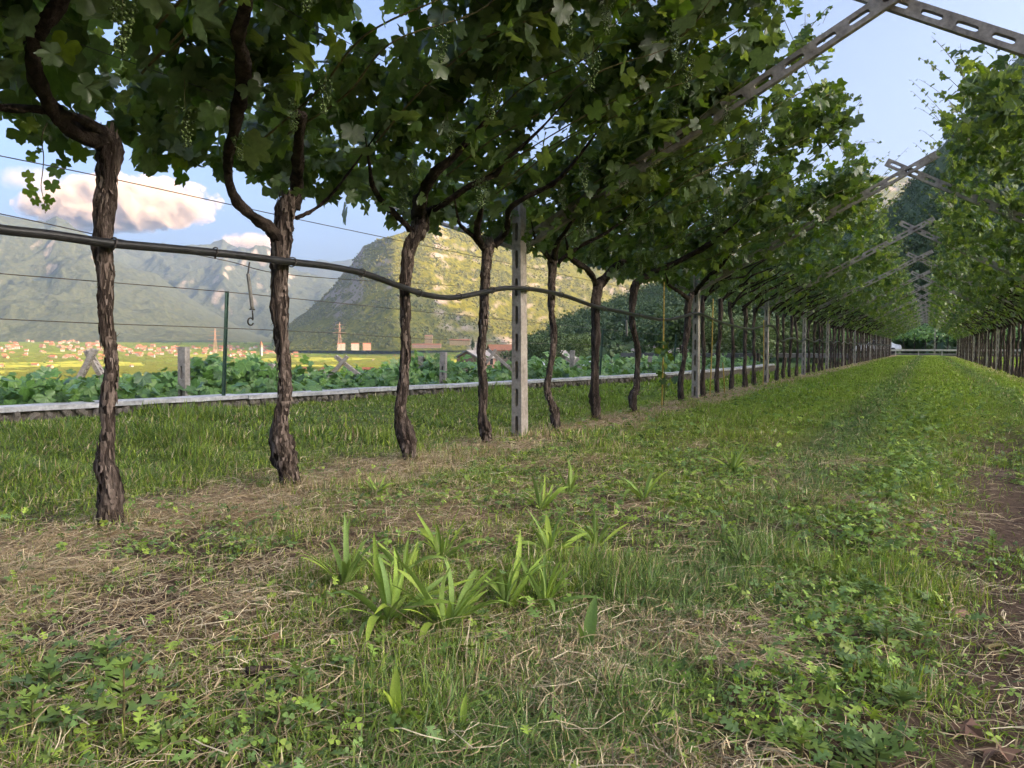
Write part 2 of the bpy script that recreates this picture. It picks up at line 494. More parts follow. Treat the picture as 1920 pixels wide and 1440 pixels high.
CLIFF, CLIFF_S = mountain('cliff_mountain', [(515, 634), (547, 604), (583, 580), (608, 557), (625, 540), (642, 515), (660, 498), (673, 477), (683, 463), (717, 450), (760, 437), (800, 420), (812, 417), (835, 429), (900, 436), (960, 450), (1100, 470), (1250, 455), (1400, 410), (1500, 360), (1600, 332), (1690, 336), (1800, 360), (2000, 400)],
         lambda p: 3400 + np.clip(p - 740, 0, 700) * 2.6 + np.clip(740 - p, 0, 240) * 2.5, lambda p: 2600 + np.clip(p - 740, 0, 700) * 2.0 + np.clip(740 - p, 0, 240) * 1.0, -10, 330, 560, 47, M_MID, 420, 150, 1.0, label='steep cliff mountain with golden wooded slopes behind the fields', strat=55, rough_sky=4)

mountain('unseen_shade_mountain', [(2250, 500), (2400, 0), (2550, -280), (2800, -280), (3100, -100), (3400, 150), (3700, 350), (3900, 560)], 1650, 1100, -20, 150, 500, 61, M_FAR, 120, 50, 1.1, label='unseen mountain added at the right to keep the cliff foot in shade', rough_sky=8)  # out of view, added and shaped to cast shade on the cliff foot

# --- the hill on the right that shades the vineyard
HT = np.array([(-0.8, 0.0), (1.6, 0.006), (3.7, 0.030), (10.9, 0.082), (17.4, 0.118), (23.2, 0.155), (26.5, 0.182), (28.3, 0.228), (32.8, 0.36), (34.4, 0.40), (40, 0.45), (60, 0.60), (80, 1.3), (100, 2.5), (101, 0.0)])
HR = np.array([(-0.8, 480), (4, 520), (11, 600), (20, 660), (35, 720), (60, 720), (120, 680), (200, 600)])
HF = np.array([(-0.8, 300), (4, 240), (11, 170), (20, 130), (30, 105), (40, 80), (60, 60), (200, 60)])
ha = np.concatenate([np.arange(-0.8, 42, 0.16), np.arange(42, 200, 2.0)])
E_DEG = np.interp(ha, [42, 70, 100, 140, 200], [20, 22, 23, 22, 16])
hh = np.where(ha <= 38, np.interp(ha, HT[:, 0], HT[:, 1]) * np.cos(np.radians(ha)), np.tan(np.radians(np.interp(ha, [38, 70, 100, 140, 200], [18.8, 18.0, 17.2, 17.2, 16]))))
hs = np.concatenate([np.linspace(0, 1, 90), np.linspace(1.02, 2.0, 24)])
HA, HS = np.meshgrid(ha, hs, indexing='ij')
RI = np.interp(HA, HR[:, 0], HR[:, 1]); RF = np.interp(HA, HF[:, 0], HF[:, 1])
RR_ = RF + (RI - RF) * HS
HX = RR_ * (np.sin(np.radians(HA)) * RT[0] + np.cos(np.radians(HA)) * FH[0])
HY = RR_ * (np.sin(np.radians(HA)) * RT[1] + np.cos(np.radians(HA)) * FH[1])
HH = CAMZ + np.interp(HA, ha, hh) * RI
HZ0 = -6.0
HZ = HZ0 + (HH - HZ0) * np.where(HS <= 1, HS ** 1.12, 1 - (HS - 1) ** 1.5 * 0.8)
HZ = HZ + (fbm(HX / 60, HY / 60, 71) - 0.5) * 16 * np.where(HS <= 1, np.sin(np.clip(HS, 0, 1) * math.pi), 0) + (fbm(HX / 20, HY / 20, 72) - 0.5) * 4
n1, n2 = HS.shape
i, j = np.meshgrid(np.arange(n1 - 1), np.arange(n2 - 1), indexing='ij')
F = np.stack([i * n2 + j, (i + 1) * n2 + j, (i + 1) * n2 + j + 1, i * n2 + j + 1], -1).reshape(-1, 4)
M_HILL = plain('hill_undergrowth', (0.03, 0.055, 0.018), (0.065, 0.10, 0.03), 0.05, 0.95, 0, c3=(0.095, 0.13, 0.04))
tag(add('hillside', np_mesh('hillside', np.stack([HX, HY, HZ], -1).reshape(-1, 3), F, M_HILL, True)), 'dark wooded hillside rising to the right behind the rows', None, None, 'structure')

# --- vineyard ground sheet
def ground_z(x, y):
    x = np.asarray(x, float); y = np.asarray(y, float)
    z = (fbm(x * 0.7, y * 0.7, 81) - 0.5) * 0.07 + (fbm(x * 3.5, y * 3.5, 82) - 0.5) * 0.035
    z = z * sm(0, 1.2, np.hypot(x, y)) * (1 - 0.75 * np.exp(-((x - XL) / 0.5) ** 2)) - 0.012 * np.exp(-((x - XL) / 0.5) ** 2)
    z = z + 0.10 * sm(-3.4, -5.4, x) * (1 - sm(14, 22, y)) - 0.10 * sm(0.8, 2.2, x) * sm(3, 12, y)
    z = z - 0.05 * np.exp(-((x - 0.16 - 0.055 * y) / 0.3) ** 2) * (1 - sm(8, 16, y)) 
    return z
def zones(x, y):
    """cover of the ground: straw, bare earth, weeds, lush grass (0..1 each)"""
    n1 = fbm(x * 0.9 + 3, y * 0.9, 91); n2 = fbm(x * 2.6, y * 2.6 + 7, 92); n3 = fbm(x * 6, y * 6, 93)
    rowd = np.abs(x - (XL + 0.18)) + (n2 - 0.5) * 0.5
    straw = 1 - sm(0.16, 0.52, rowd)
    rowr = np.abs(x - (XR - 0.1)) + (n2 - 0.5) * 0.4
    straw = np.maximum(straw, 0.5 * (1 - sm(0.2, 0.5, rowr)))
    straw = np.maximum(straw, sm(0.42, 0.60, n1 + 0.25 * (n3 - 0.5)) * sm(-1.2, -2.0, x) * (1 - sm(2.6, 4.2, y)) * (x > -3.2) * 0.55)
    straw = np.maximum(straw, sm(0.56, 0.66, n2) * 0.5 * (1 - sm(4, 8, y)))
    earth = np.exp(-((x - 0.16 - 0.055 * y - 0.2 * (n1 - 0.5)) / (0.23 + 0.018 * y)) ** 2) * (1 - sm(6, 13, y)) * (0.75 + 0.5 * n2)
    earth = np.maximum(earth, sm(0.46, 0.60, n2 + 0.35 * (n3 - 0.5)) * (1 - sm(1.5, 3.4, y)) * sm(-0.45, -0.9, x) * 0.9)
    weeds = np.exp(-((x + 0.22 - 0.02 * y) / 0.19) ** 2) * (1 - sm(7, 13, y))
    weeds = np.maximum(weeds, np.exp(-(((x + 1.62) / 0.34) ** 2 + ((y - 0.92) / 0.26) ** 2)) * 0.9)
    weeds = np.maximum(weeds, sm(0.55, 0.66, n1 + 0.5 * (n3 - 0.5)) * (1 - sm(1.5, 2.4, y)) * 0.35)
    weeds = np.maximum(weeds, np.exp(-((x + 0.95) / 0.3) ** 2) * np.exp(-((y - 3.6) / 1.0) ** 2) * 0.7)
    lush = sm(-3.35, -3.8, x)
    return straw * (1 - lush * 0.8), earth * (1 - lush), weeds * (1 - lush), lush
def cover_colour(x, y):
    s, e, w, l = zones(x, y)
    n = fbm(x * 1.7, y * 1.7, 95)[..., None]
    far = sm(3, 10, y)[..., None]
    near_c = np.array([0.105, 0.078, 0.058])
    far_c = np.array([0.20, 0.29, 0.035]) * (0.75 + 0.5 * n)
    rut = (np.exp(-((x + 0.58) / 0.30) ** 2) + np.exp(-((x - 1.15) / 0.32) ** 2))[..., None]
    far_c = far_c * (1 - rut * np.array([0.45, 0.36, -0.1]))
    c = near_c * (1 - far) + far_c * far
    c = c * (1 - s[..., None]) + np.array([0.36, 0.265, 0.16]) * s[..., None]
    c = c * (1 - e[..., None]) + np.array([0.105, 0.075, 0.06]) * e[..., None]
    c = c * (1 - l[..., None] * 0.8) + np.array([0.10, 0.145, 0.04]) * l[..., None] * 0.8
    return c
yy = np.concatenate([np.arange(-4, 0.6, 0.25), np.arange(0.6, 7, 0.04), np.geomspace(7, 96, 170)])
tt = np.concatenate([np.linspace(0, 1, 150), 1 + np.linspace(0.02, 1, 30) ** 2])
YY, TT = np.meshgrid(yy, tt, indexing='ij')
WX = wall_x(YY) - 0.02
XX = np.where(TT <= 1, WX + (3.0 - WX) * TT, 3.0 + (TT - 1) * 34)
n1, n2 = XX.shape
i, j = np.meshgrid(np.arange(n1 - 1), np.arange(n2 - 1), indexing='ij')
F = np.stack([i * n2 + j, i * n2 + j + 1, (i + 1) * n2 + j + 1, (i + 1) * n2 + j], -1).reshape(-1, 4)
def earth_mat():
    m, nt, out = new_mat('vineyard_earth')
    a = nd(nt, 'Attribute', {'attribute_name': 'col'})
    v = coords(nt, 'Object')
    f = noise(nt, v, 28, 8, 0.7)
    f2 = noise(nt, v, 120, 4, 0.7)
    c = mixc(nt, 1.0, a.outputs[0], ramp(nt, f, [(0.3, (0.5, 0.48, 0.46)), (0.7, (1.45, 1.4, 1.3))]), 'MULTIPLY')
    c = mixc(nt, ramp(nt, f2, [(0.58, (0, 0, 0)), (0.68, (0.6, 0.6, 0.6))]), c, (0.22, 0.165, 0.10))
    b = nd(nt, 'BsdfPrincipled', Roughness=0.98)
    b.inputs['Specular IOR Level'].default_value = 0.08
    nt.links.new(c, b.inputs['Base Color'])
    nt.links.new(bump(nt, f, 1.0, 0.03), b.inputs['Normal'])
    nt.links.new(b.outputs[0], out.inputs[0])
    return m
tag(add('ground', np_mesh('ground', np.stack([XX, YY, ground_z(XX, YY)], -1).reshape(-1, 3), F, earth_mat(), True, col=cover_colour(XX, YY).reshape(-1, 3))), None, None, None, 'structure')

# ================================================================== TRELLIS FRAMES
def slotted(L, w, t, pitch, sl, sw, taper=0.0, start=0.0, mt=None):
    """concrete bar along +Z with rounded slots through it (slots run along Y)"""
    a = np.radians(np.arange(16) * 22.5)
    ca, sa = np.cos(a), np.sin(a)
    hx = sw / 2 * np.sign(ca) * np.abs(ca) ** 0.6
    hz = sl / 2 * np.sign(sa) * np.abs(sa) ** 0.35
    n = int((L - start) / pitch)
    V, F = [], []
    def quad(*p):
        k = len(V); V.extend(p); F.append((k, k + 1, k + 2, k + 3))
    def slab(z0, z1):
        for s in (-1, 1):
            quad((s * w / 2, -t / 2, z0), (s * w / 2, t / 2, z0), (s * w / 2, t / 2, z1), (s * w / 2, -t / 2, z1))
            quad((-w / 2, s * t / 2, z0), (w / 2, s * t / 2, z0), (w / 2, s * t / 2, z1), (-w / 2, s * t / 2, z1))
    if start > 0.001:
        slab(0, start)
    for c in range(n):
        z0 = start + c * pitch; zc = z0 + pitch / 2
        ox = w / 2 * np.clip(ca * 1.41422, -1, 1); oz = pitch / 2 * np.clip(sa * 1.41422, -1, 1)
        for k in range(16):
            q = (k + 1) % 16
            for y in (-t / 2, t / 2):
                quad((hx[k], y, zc + hz[k]), (ox[k], y, zc + oz[k]), (ox[q], y, zc + oz[q]), (hx[q], y, zc + hz[q]))
            quad((hx[k], -t / 2, zc + hz[k]), (hx[q], -t / 2, zc + hz[q]), (hx[q], t / 2, zc + hz[q]), (hx[k], t / 2, zc + hz[k]))
        for s in (-1, 1):
            quad((s * w / 2, -t / 2, z0), (s * w / 2, t / 2, z0), (s * w / 2, t / 2, z0 + pitch), (s * w / 2, -t / 2, z0 + pitch))
    zt = start + n * pitch
    if L - zt > 0.001:
        slab(zt, L)
    for z in (0, L):
        quad((-w / 2, -t / 2, z), (w / 2, -t / 2, z), (w / 2, t / 2, z), (-w / 2, t / 2, z))
    V = np.array(V, float)
    V[:, :2] *= (1 - taper * V[:, 2] / L)[:, None]
    me = np_mesh('slotted_concrete', V, np.array(F), mt or M_CONC)
    import bmesh
    bm = bmesh.new(); bm.from_mesh(me)
    bmesh.ops.remove_doubles(bm, verts=bm.verts, dist=1e-5)
    bmesh.ops.recalc_face_normals(bm, faces=bm.faces)
    bm.to_mesh(me); bm.free()
    return me
POST = slotted(2.35, 0.10, 0.125, 0.235, 0.155, 0.034, 0.22, 0.0)
BEAM_L = slotted(3.62, 0.115, 0.06, 0.235, 0.145, 0.042, 0.12, 0.1, M_BEAM)
BEAM_R = slotted(3.40, 0.115, 0.06, 0.235, 0.145, 0.042, 0.12, 0.1, M_BEAM)
ANG = math.atan(WS)
BOLT = np_mesh('tie_bolt', *tube(np.array([(0, -0.09, 0), (0, 0.0, 0), (0, 0.09, 0)]), 0.009, 8), M_WIRE)
STRUT = np_mesh('side_strut', *tube(np.array([(0, 0, 0), (-0.75, 0, 0.27), (-1.5, 0, 0.54)]), [0.02, 0.018, 0.016], 8), M_CONC)
ORD = ['first', 'second', 'third', 'fourth', 'fifth', 'sixth', 'seventh', 'eighth', 'ninth', 'tenth', 'eleventh', 'twelfth', 'thirteenth', 'fourteenth']
NFR = 14
SLOPE_R = math.atan((ZRIDGE - 1.62) / (XR - XRIDGE))
for k in range(NFR):
    y = YP1 + k * SPACING
    lab = ('nearest concrete trellis frame, slotted post standing by the fourth vine from the front' if k == 0 else
           'second concrete trellis frame, its crossed beams seen whole against the sky' if k == 1 else
           '%s concrete trellis frame along the grass lane, counted from the front' % ORD[k])
    fr = thing('trellis_arch', (0, y, 0), lab, 'trellis frame', 'concrete trellis frames over the lane')
    zl = float(ground_z(XL, y)) - 0.25; zr = float(ground_z(XR, y)) - 0.25
    add('post', POST, fr, (XL, 0, zl), (random.uniform(-.008, .008), random.uniform(-.008, .008), 0))
    add('post', POST, fr, (XR, 0, zr), (random.uniform(-.01, .01), random.uniform(-.01, .01), 0))
    add('beam', BEAM_L, fr, (XL - 0.10, 0.098, WZ - 0.10 * WS), (0, math.pi / 2 - ANG, 0))
    add('beam', BEAM_R, fr, (XR + 0.10, 0.164, 1.62 - 0.10 * math.tan(SLOPE_R)), (0, -math.pi / 2 + SLOPE_R, 0))
    add('tie_bolt', BOLT, fr, (XRIDGE, 0.13, ZRIDGE))
    if k < 6:
        add('side_strut', STRUT, fr, (XL - 0.05, -0.02, 1.60))

# ================================================================== VINES
def outline(pts):
    o = [(0.0, 0.0)] + [(r * math.sin(math.radians(a)), r * math.cos(math.radians(a))) for a, r in pts]
    return o
def leaf_template(half, droop=0.22, fold=0.10):
    """lobed vine leaf, stalk end at the origin, tip along +Y, about one unit wide"""
    pts = [(-a, r) for a, r in half[::-1] if a > 0] + [p for p in half if p[0] == 0] + [(a, r) for a, r in half if a > 0]
    P = np.array([(r * math.sin(math.radians(a)), r * math.cos(math.radians(a))) for a, r in pts])
    C = np.array([[0.0, 0.0]])
    P = np.vstack([C, P]) * 0.62
    P[:, 1] += 0.12
    r2 = (P ** 2).sum(1)
    z = -droop * r2 * 1.2 + fold * np.abs(P[:, 0]) + 0.035 * np.sin(P[:, 0] * 9 + P[:, 1] * 5) * (r2 > 0.05)
    V = np.column_stack([P, z])
    n = len(P) - 1
    F = np.array([(0, k + 1, k) for k in range(1, n)])
    return V, F
LEAF_HI = leaf_template([(0, 1.0), (7, .86), (13, .84), (20, .70), (27, .60), (35, .76), (42, .80), (52, .93), (60, .78), (69, .76), (80, .58), (92, .70), (103, .74), (114, .80), (128, .68), (142, .64), (156, .58), (168, .36)])
LEAF_MID = leaf_template([(0, 1.0), (15, .80), (28, .60), (50, .92), (68, .72), (82, .60), (110, .78), (140, .62), (165, .38)])
LEAF_LO = leaf_template([(0, 1.0), (28, .66), (52, .9), (85, .62), (112, .76), (155, .5)])
NW = np.array([-WS, 0, 1.0]) / math.hypot(WS, 1)
WING_W = 2.28
def gap(x, y):
    return fbm(x * 1.5 + 31, y * 1.5 + 11, 131, 3)
def crown_points(y0, y1, n, g, ycoord=0.0, hang=1.0, gapcut=0.40, ww=None):
    """places, directions and sizes of a vine's leaves, relative to its row (x) and the ground"""
    N = int(n * 1.6)
    t = np.where(g.random(N) < 0.12, -0.02 - 0.10 * g.random(N), g.random(N) ** 0.92)
    y = y0 - 0.12 + (y1 - y0 + 0.24) * g.random(N)
    off = 0.23 + 0.10 * g.standard_normal(N) + 0.10 * (g.random(N) < 0.25) * g.random(N)
    x = t * (ww or WING_W) + 0.05 * g.standard_normal(N)
    keep = gap(x, y + ycoord) > gapcut - 0.08 * (t < 0.45) + 0.05 * (t > 0.6)
    low = (t < 0.06)
    z = WZ + x * WS + off
    z = np.where(low, WZ + 0.10 - hang * 0.13 * g.random(N) ** 1.6 + 0.40 * g.random(N), z)
    x = np.where(low, -0.08 - 0.36 * g.random(N), x)
    # leaves hanging under the wing among the fruit
    under = (~low) & (g.random(N) < 0.05)
    z = np.where(under, WZ + x * WS - 0.02 - 0.16 * g.random(N), z)
    nrm = NW + 0.55 * g.standard_normal((N, 3))
    side = g.random(N) < 0.30
    nrm[side] = g.standard_normal((side.sum(), 3)) + np.array([0.2, -0.3, 0.2])
    nrm[low] = g.standard_normal((low.sum(), 3)) * 0.7 + np.array([-0.5, 0, 0.5])
    tip = g.standard_normal((N, 3)); tip[:, 2] -= 0.9
    sz = (0.112 * np.exp(g.normal(0, 0.28, N))).clip(0.05, 0.19)
    sz = np.column_stack([sz, sz * g.uniform(0.9, 1.1, N), sz * g.uniform(0.2, 2.6, N)])
    idx = np.nonzero(keep)[0][:n]
    return np.column_stack([x, y, z])[idx], frames(nrm[idx], tip[idx]), sz[idx]
def shoot_mesh(P, leafs, leaf_size, g, lt=LEAF_MID, r0=0.0035):
    """a young green shoot: thin stem through P with leaves getting smaller to the tip"""
    Q = catmull(P, max(8, leafs * 2))
    V1, F1 = tube(Q, np.linspace(r0, 0.0012, len(Q)), 4, cap=False)
    F1 = np.vstack([F1[:, [0, 1, 2]], F1[:, [0, 2, 3]]])
    k = np.linspace(1, len(Q) - 1, leafs).astype(int)
    pos = Q[k] + g.normal(0, 0.02, (leafs, 3))
    nrm = g.standard_normal((leafs, 3)) * 0.6 + np.array([0, -0.3, 0.6])
    tip = g.standard_normal((leafs, 3)); tip[:, 2] -= 0.6
    sz = leaf_size * np.linspace(1.0, 0.35, leafs) * g.uniform(0.75, 1.2, leafs)
    V2, F2 = scatter(lt[0], lt[1], pos, frames(nrm, tip), sz)
    V, F, I = merge([(V1, F1, 0), (V2, F2, 1)])
    return np_mesh('shoot', V, F, [M_CANE, M_LEAF], False, I)
def ico():
    p = (1 + 5 ** 0.5) / 2
    V = np.array([(-1, p, 0), (1, p, 0), (-1, -p, 0), (1, -p, 0), (0, -1, p), (0, 1, p), (0, -1, -p), (0, 1, -p), (p, 0, -1), (p, 0, 1), (-p, 0, -1), (-p, 0, 1)], float)
    V /= np.linalg.norm(V[0])
    F = np.array([(0, 11, 5), (0, 5, 1), (0, 1, 7), (0, 7, 10), (0, 10, 11), (1, 5, 9), (5, 11, 4), (11, 10, 2), (10, 7, 6), (7, 1, 8), (3, 9, 4), (3, 4, 2), (3, 2, 6), (3, 6, 8), (3, 8, 9), (4, 9, 5), (2, 4, 11), (6, 2, 10), (8, 6, 7), (9, 8, 1)])
    return V, F
ICO = ico()
def ico2():
    V, F = ICO
    V = list(map(tuple, V)); mid = {}; G = []
    def m(a, b):
        k = (min(a, b), max(a, b))
        if k not in mid:
            q = np.array(V[a]) + np.array(V[b]); q /= np.linalg.norm(q)
            mid[k] = len(V); V.append(tuple(q))
        return mid[k]
    for a, b, c in F:
        x, y, z = m(a, b), m(b, c), m(c, a)
        G += [(a, x, z), (x, b, y), (z, y, c), (x, y, z)]
    return np.array(V), np.array(G)
ICO2 = ico2()
def bunch_mesh(seed):
    g = np.random.default_rng(seed)
    n = 95
    z = -g.random(n) ** 0.85 * 0.21
    w = 0.045 * (1 + z / 0.24) ** 0.8 + 0.006
    a = g.random(n) * 6.283
    rad = w * np.sqrt(g.random(n)) ** 0.5
    pos = np.column_stack([rad * np.cos(a), rad * np.sin(a), z - 0.04])
    V1, F1 = scatter(ICO[0], ICO[1], pos, np.tile(np.eye(3), (n, 1, 1)), g.uniform(0.0055, 0.0078, n))
    V2, F2 = tube(np.array([(0, 0, 0.06), (0.003, 0, 0), (0, 0.002, -0.12)]), [0.0025, 0.002, 0.001], 4, cap=False)
    F2 = np.vstack([F2[:, [0, 1, 2]], F2[:, [0, 2, 3]]])
    V, F, I = merge([(V1, F1, 0), (V2, F2, 1)])
    return np_mesh('grape_bunch', V, F, [M_GRAPE, M_CANE], True, I)
BUNCH = [bunch_mesh(300 + k) for k in range(4)]
LEAF_ONE = [np_mesh('leaf', LEAF_HI[0] * np.array([1, 1, q]), LEAF_HI[1], M_LEAF, True) for q in (1.0, 1.5, 0.5)]
def cane_mesh(P, r0, r1, seed, mat=None, step=0.05):
    g = np.random.default_rng(seed)
    V, F = rough_tube(P, np.linspace(r0, r1, len(P)), step, 6, 0.25, seed)
    return np_mesh('cane', V, F, mat or M_CANE, True)
# pixel paths of the nearest trunks (x, y, width) and of their arms, laid into the row plane and the wing plane
NEAR = [
 dict(px=205, trunk=[(203, 985, 44), (205, 955, 52), (204, 925, 50), (201, 895, 42), (197, 862, 36), (203, 830, 31), (206, 780, 31), (208, 740, 33), (213, 690, 31), (209, 650, 31), (200, 610, 29), (196, 560, 31), (195, 520, 33), (192, 470, 34), (193, 430, 34), (197, 380, 38), (203, 320, 44), (208, 282, 50), (203, 262, 44)],
      arms=[[(205, 268, 40), (170, 258, 34), (130, 238, 32), (100, 205, 31), (76, 160, 31), (62, 110, 31), (66, 62, 31), (92, 32, 30), (112, 2, 28), (120, -50, 26)], [(196, 250, 22), (150, 222, 18), (95, 208, 16), (40, 205, 14), (-30, 195, 12)]],
      lab='nearest grapevine, dark shaggy trunk with a thick arm curling up at its left'),
 dict(px=535, trunk=[(538, 910, 42), (541, 888, 46), (536, 862, 54), (533, 838, 54), (527, 815, 42), (528, 785, 35), (533, 740, 33), (533, 690, 33), (531, 640, 33), (530, 590, 35), (528, 540, 37), (527, 490, 39), (530, 455, 43), (535, 425, 45), (538, 395, 46), (540, 380, 40)],
      arms=[[(522, 448, 24), (505, 428, 24), (478, 408, 20), (452, 385, 18), (434, 355, 18), (427, 320, 18), (428, 288, 20), (440, 245, 22), (446, 200, 24), (456, 150, 30), (454, 105, 27), (447, 62, 24), (458, 20, 22), (466, -40, 20)],
            [(550, 392, 30), (557, 345, 24), (560, 292, 21), (561, 250, 21), (563, 214, 24)], [(556, 408, 9), (580, 398, 7), (606, 380, 6), (632, 352, 5)]],
      lab='grapevine with a bulging foot and forked head, right of the hanging grey drip hose'),
 dict(px=768, trunk=[(769, 872, 26), (766, 845, 36), (760, 816, 40), (757, 795, 31), (753, 770, 25), (755, 740, 23), (757, 700, 23), (755, 650, 23), (757, 600, 23), (760, 550, 23), (762, 510, 25), (765, 470, 27), (775, 445, 33), (785, 425, 39), (788, 405, 34), (784, 392, 26)],
      arms=[[(785, 405, 28), (790, 372, 23), (802, 345, 20), (822, 318, 17), (846, 298, 14)], [(795, 402, 10), (822, 388, 12), (850, 370, 11), (880, 350, 11), (906, 338, 10), (932, 325, 10), (945, 300, 8), (975, 278, 7)], [(770, 432, 12), (745, 405, 11), (722, 385, 10), (700, 352, 9)]],
      lab='third grapevine from the front, its head bent to the right'),
 dict(px=908, trunk=[(913, 834, 20), (908, 812, 28), (903, 795, 25), (903, 770, 19), (905, 730, 19), (905, 690, 19), (905, 640, 19), (905, 590, 19), (908, 540, 20), (908, 500, 21), (913, 475, 25), (917, 462, 22)],
      arms=[[(908, 466, 14), (888, 445, 9), (872, 430, 8), (860, 416, 6)], [(903, 458, 12), (894, 438, 12), (896, 418, 11)], [(925, 460, 15), (942, 442, 13), (951, 420, 12), (954, 395, 11), (976, 376, 9), (1010, 358, 9), (1040, 342, 9), (1064, 318, 8)]],
      lab='slim grapevine just before the nearest concrete post'),
 dict(px=1038, trunk=[(1040, 804, 20), (1040, 786, 23), (1040, 770, 21), (1035, 750, 17), (1028, 730, 15), (1030, 700, 15), (1035, 660, 15), (1038, 620, 15), (1036, 580, 15), (1036, 540, 16), (1036, 510, 17), (1038, 484, 18)],
      arms=[[(1034, 490, 9), (1022, 474, 8), (1005, 460, 7)], [(1038, 484, 14), (1047, 452, 9), (1060, 434, 9)], [(1046, 492, 8), (1075, 470, 7), (1102, 455, 6), (1134, 438, 6)]],
      lab='grapevine just past the nearest concrete post'),
 dict(px=1117, trunk=[(1118, 782, 20), (1115, 757, 23), (1112, 730, 19), (1113, 700, 17), (1115, 650, 17), (1116, 600, 18), (1118, 560, 21), (1123, 533, 22)],
      arms=[[(1118, 532, 12), (1102, 505, 12), (1086, 496, 11), (1068, 480, 9)], [(1128, 528, 18), (1150, 506, 16), (1170, 490, 12)]],
      lab='stout grapevine, second past the nearest concrete post'),
 dict(px=1185, trunk=[(1186, 767, 15), (1183, 746, 21), (1190, 725, 15), (1194, 690, 13), (1192, 650, 13), (1186, 610, 13), (1187, 580, 15), (1190, 545, 17), (1194, 528, 15)],
      arms=[[(1194, 532, 12), (1216, 514, 11), (1250, 500, 11), (1290, 480, 10), (1330, 458, 9)]],
      lab='S-curved grapevine, third past the nearest concrete post'),
 dict(px=1283, trunk=[(1278, 737, 13), (1277, 715, 13), (1280, 680, 11), (1285, 640, 12), (1290, 600, 14), (1292, 567, 16), (1296, 553, 14)],
      arms=[[(1290, 560, 8), (1272, 546, 7), (1254, 534, 6)], [(1302, 550, 9), (1325, 522, 8), (1347, 503, 7)]],
      lab='slanting grapevine standing against the second concrete post'),
]
def arm_pt(px, py):
    p = on_wing(px, py, -0.05)
    return p if p[0] > XL - 0.02 else at_x(px, py, XL)
near_y = [row_y(v['px']) for v in NEAR]
bounds = [near_y[0] - 0.55] + [(a + b) / 2 for a, b in zip(near_y[:-1], near_y[1:])] + [near_y[-1] + 0.5]
def make_crown(v, y0, y1, n, g, lt, base_y, singles=0, gapcut=0.40):
    """crown of leaves (one mass) plus the leaves nearest the camera as single parts; v sits at (XL, base_y, 0)"""
    P, Mx, sz = crown_points(y0 - base_y, y1 - base_y, n, g, base_y, gapcut=gapcut)
    if singles:
        d = np.linalg.norm(P + np.array([XL, base_y, 0]) - CAM, axis=1)
        order = np.argsort(d)
        for q in order[:singles]:
            m4 = np.eye(4); m4[:3, :3] = Mx[q] * sz[q][None, :]; m4[:3, 3] = P[q]
            lo = add('leaf', LEAF_ONE[int(q) % 3], v)
            lo.matrix_basis = Matrix(m4.tolist())
        P, Mx, sz = P[order[singles:]], Mx[order[singles:]], sz[order[singles:]]
    V, F = scatter(lt[0], lt[1], P, Mx, sz)
    c = add('crown', np_mesh('crown', V, F, M_LEAF, True), v)
    c['kind'] = 'stuff'
    return c
def bark_flakes(P, R, n, g):
    """loose curling strips of bark standing off the trunk"""
    Vs = []; Fs = []; k = 0
    for _ in range(n):
        i = g.integers(1, len(P) - 1); a = g.random() * 6.283
        d = np.array([math.cos(a), math.sin(a), 0])
        p = P[i] + d * R[i] * 0.98
        l = g.uniform(0.015, 0.055); w = g.uniform(0.003, 0.010)
        tdir = np.array([-d[1], d[0], 0]); up = -1 if g.random() < 0.6 else 1
        so = 0.02 if g.random() < 0.9 else 0.4
        q = [p - d * 0.002, p + d * (l * 0.015 + 0.0015) + np.array([0, 0, up * l * 0.6]), p + d * (l * so + 0.002) + np.array([0, 0, up * l])]
        for m, ww in zip(q, (w, w * 0.8, w * 0.3)):
            Vs += [m - tdir * ww, m + tdir * ww]
        Fs += [(k, k + 1, k + 3, k + 2), (k + 2, k + 3, k + 5, k + 4)]; k += 6
    return np.array(Vs), np.array(Fs)
def wing_pos(x, y, off):
    return np.array([x, y, WZ + (x - XL) * WS + off])
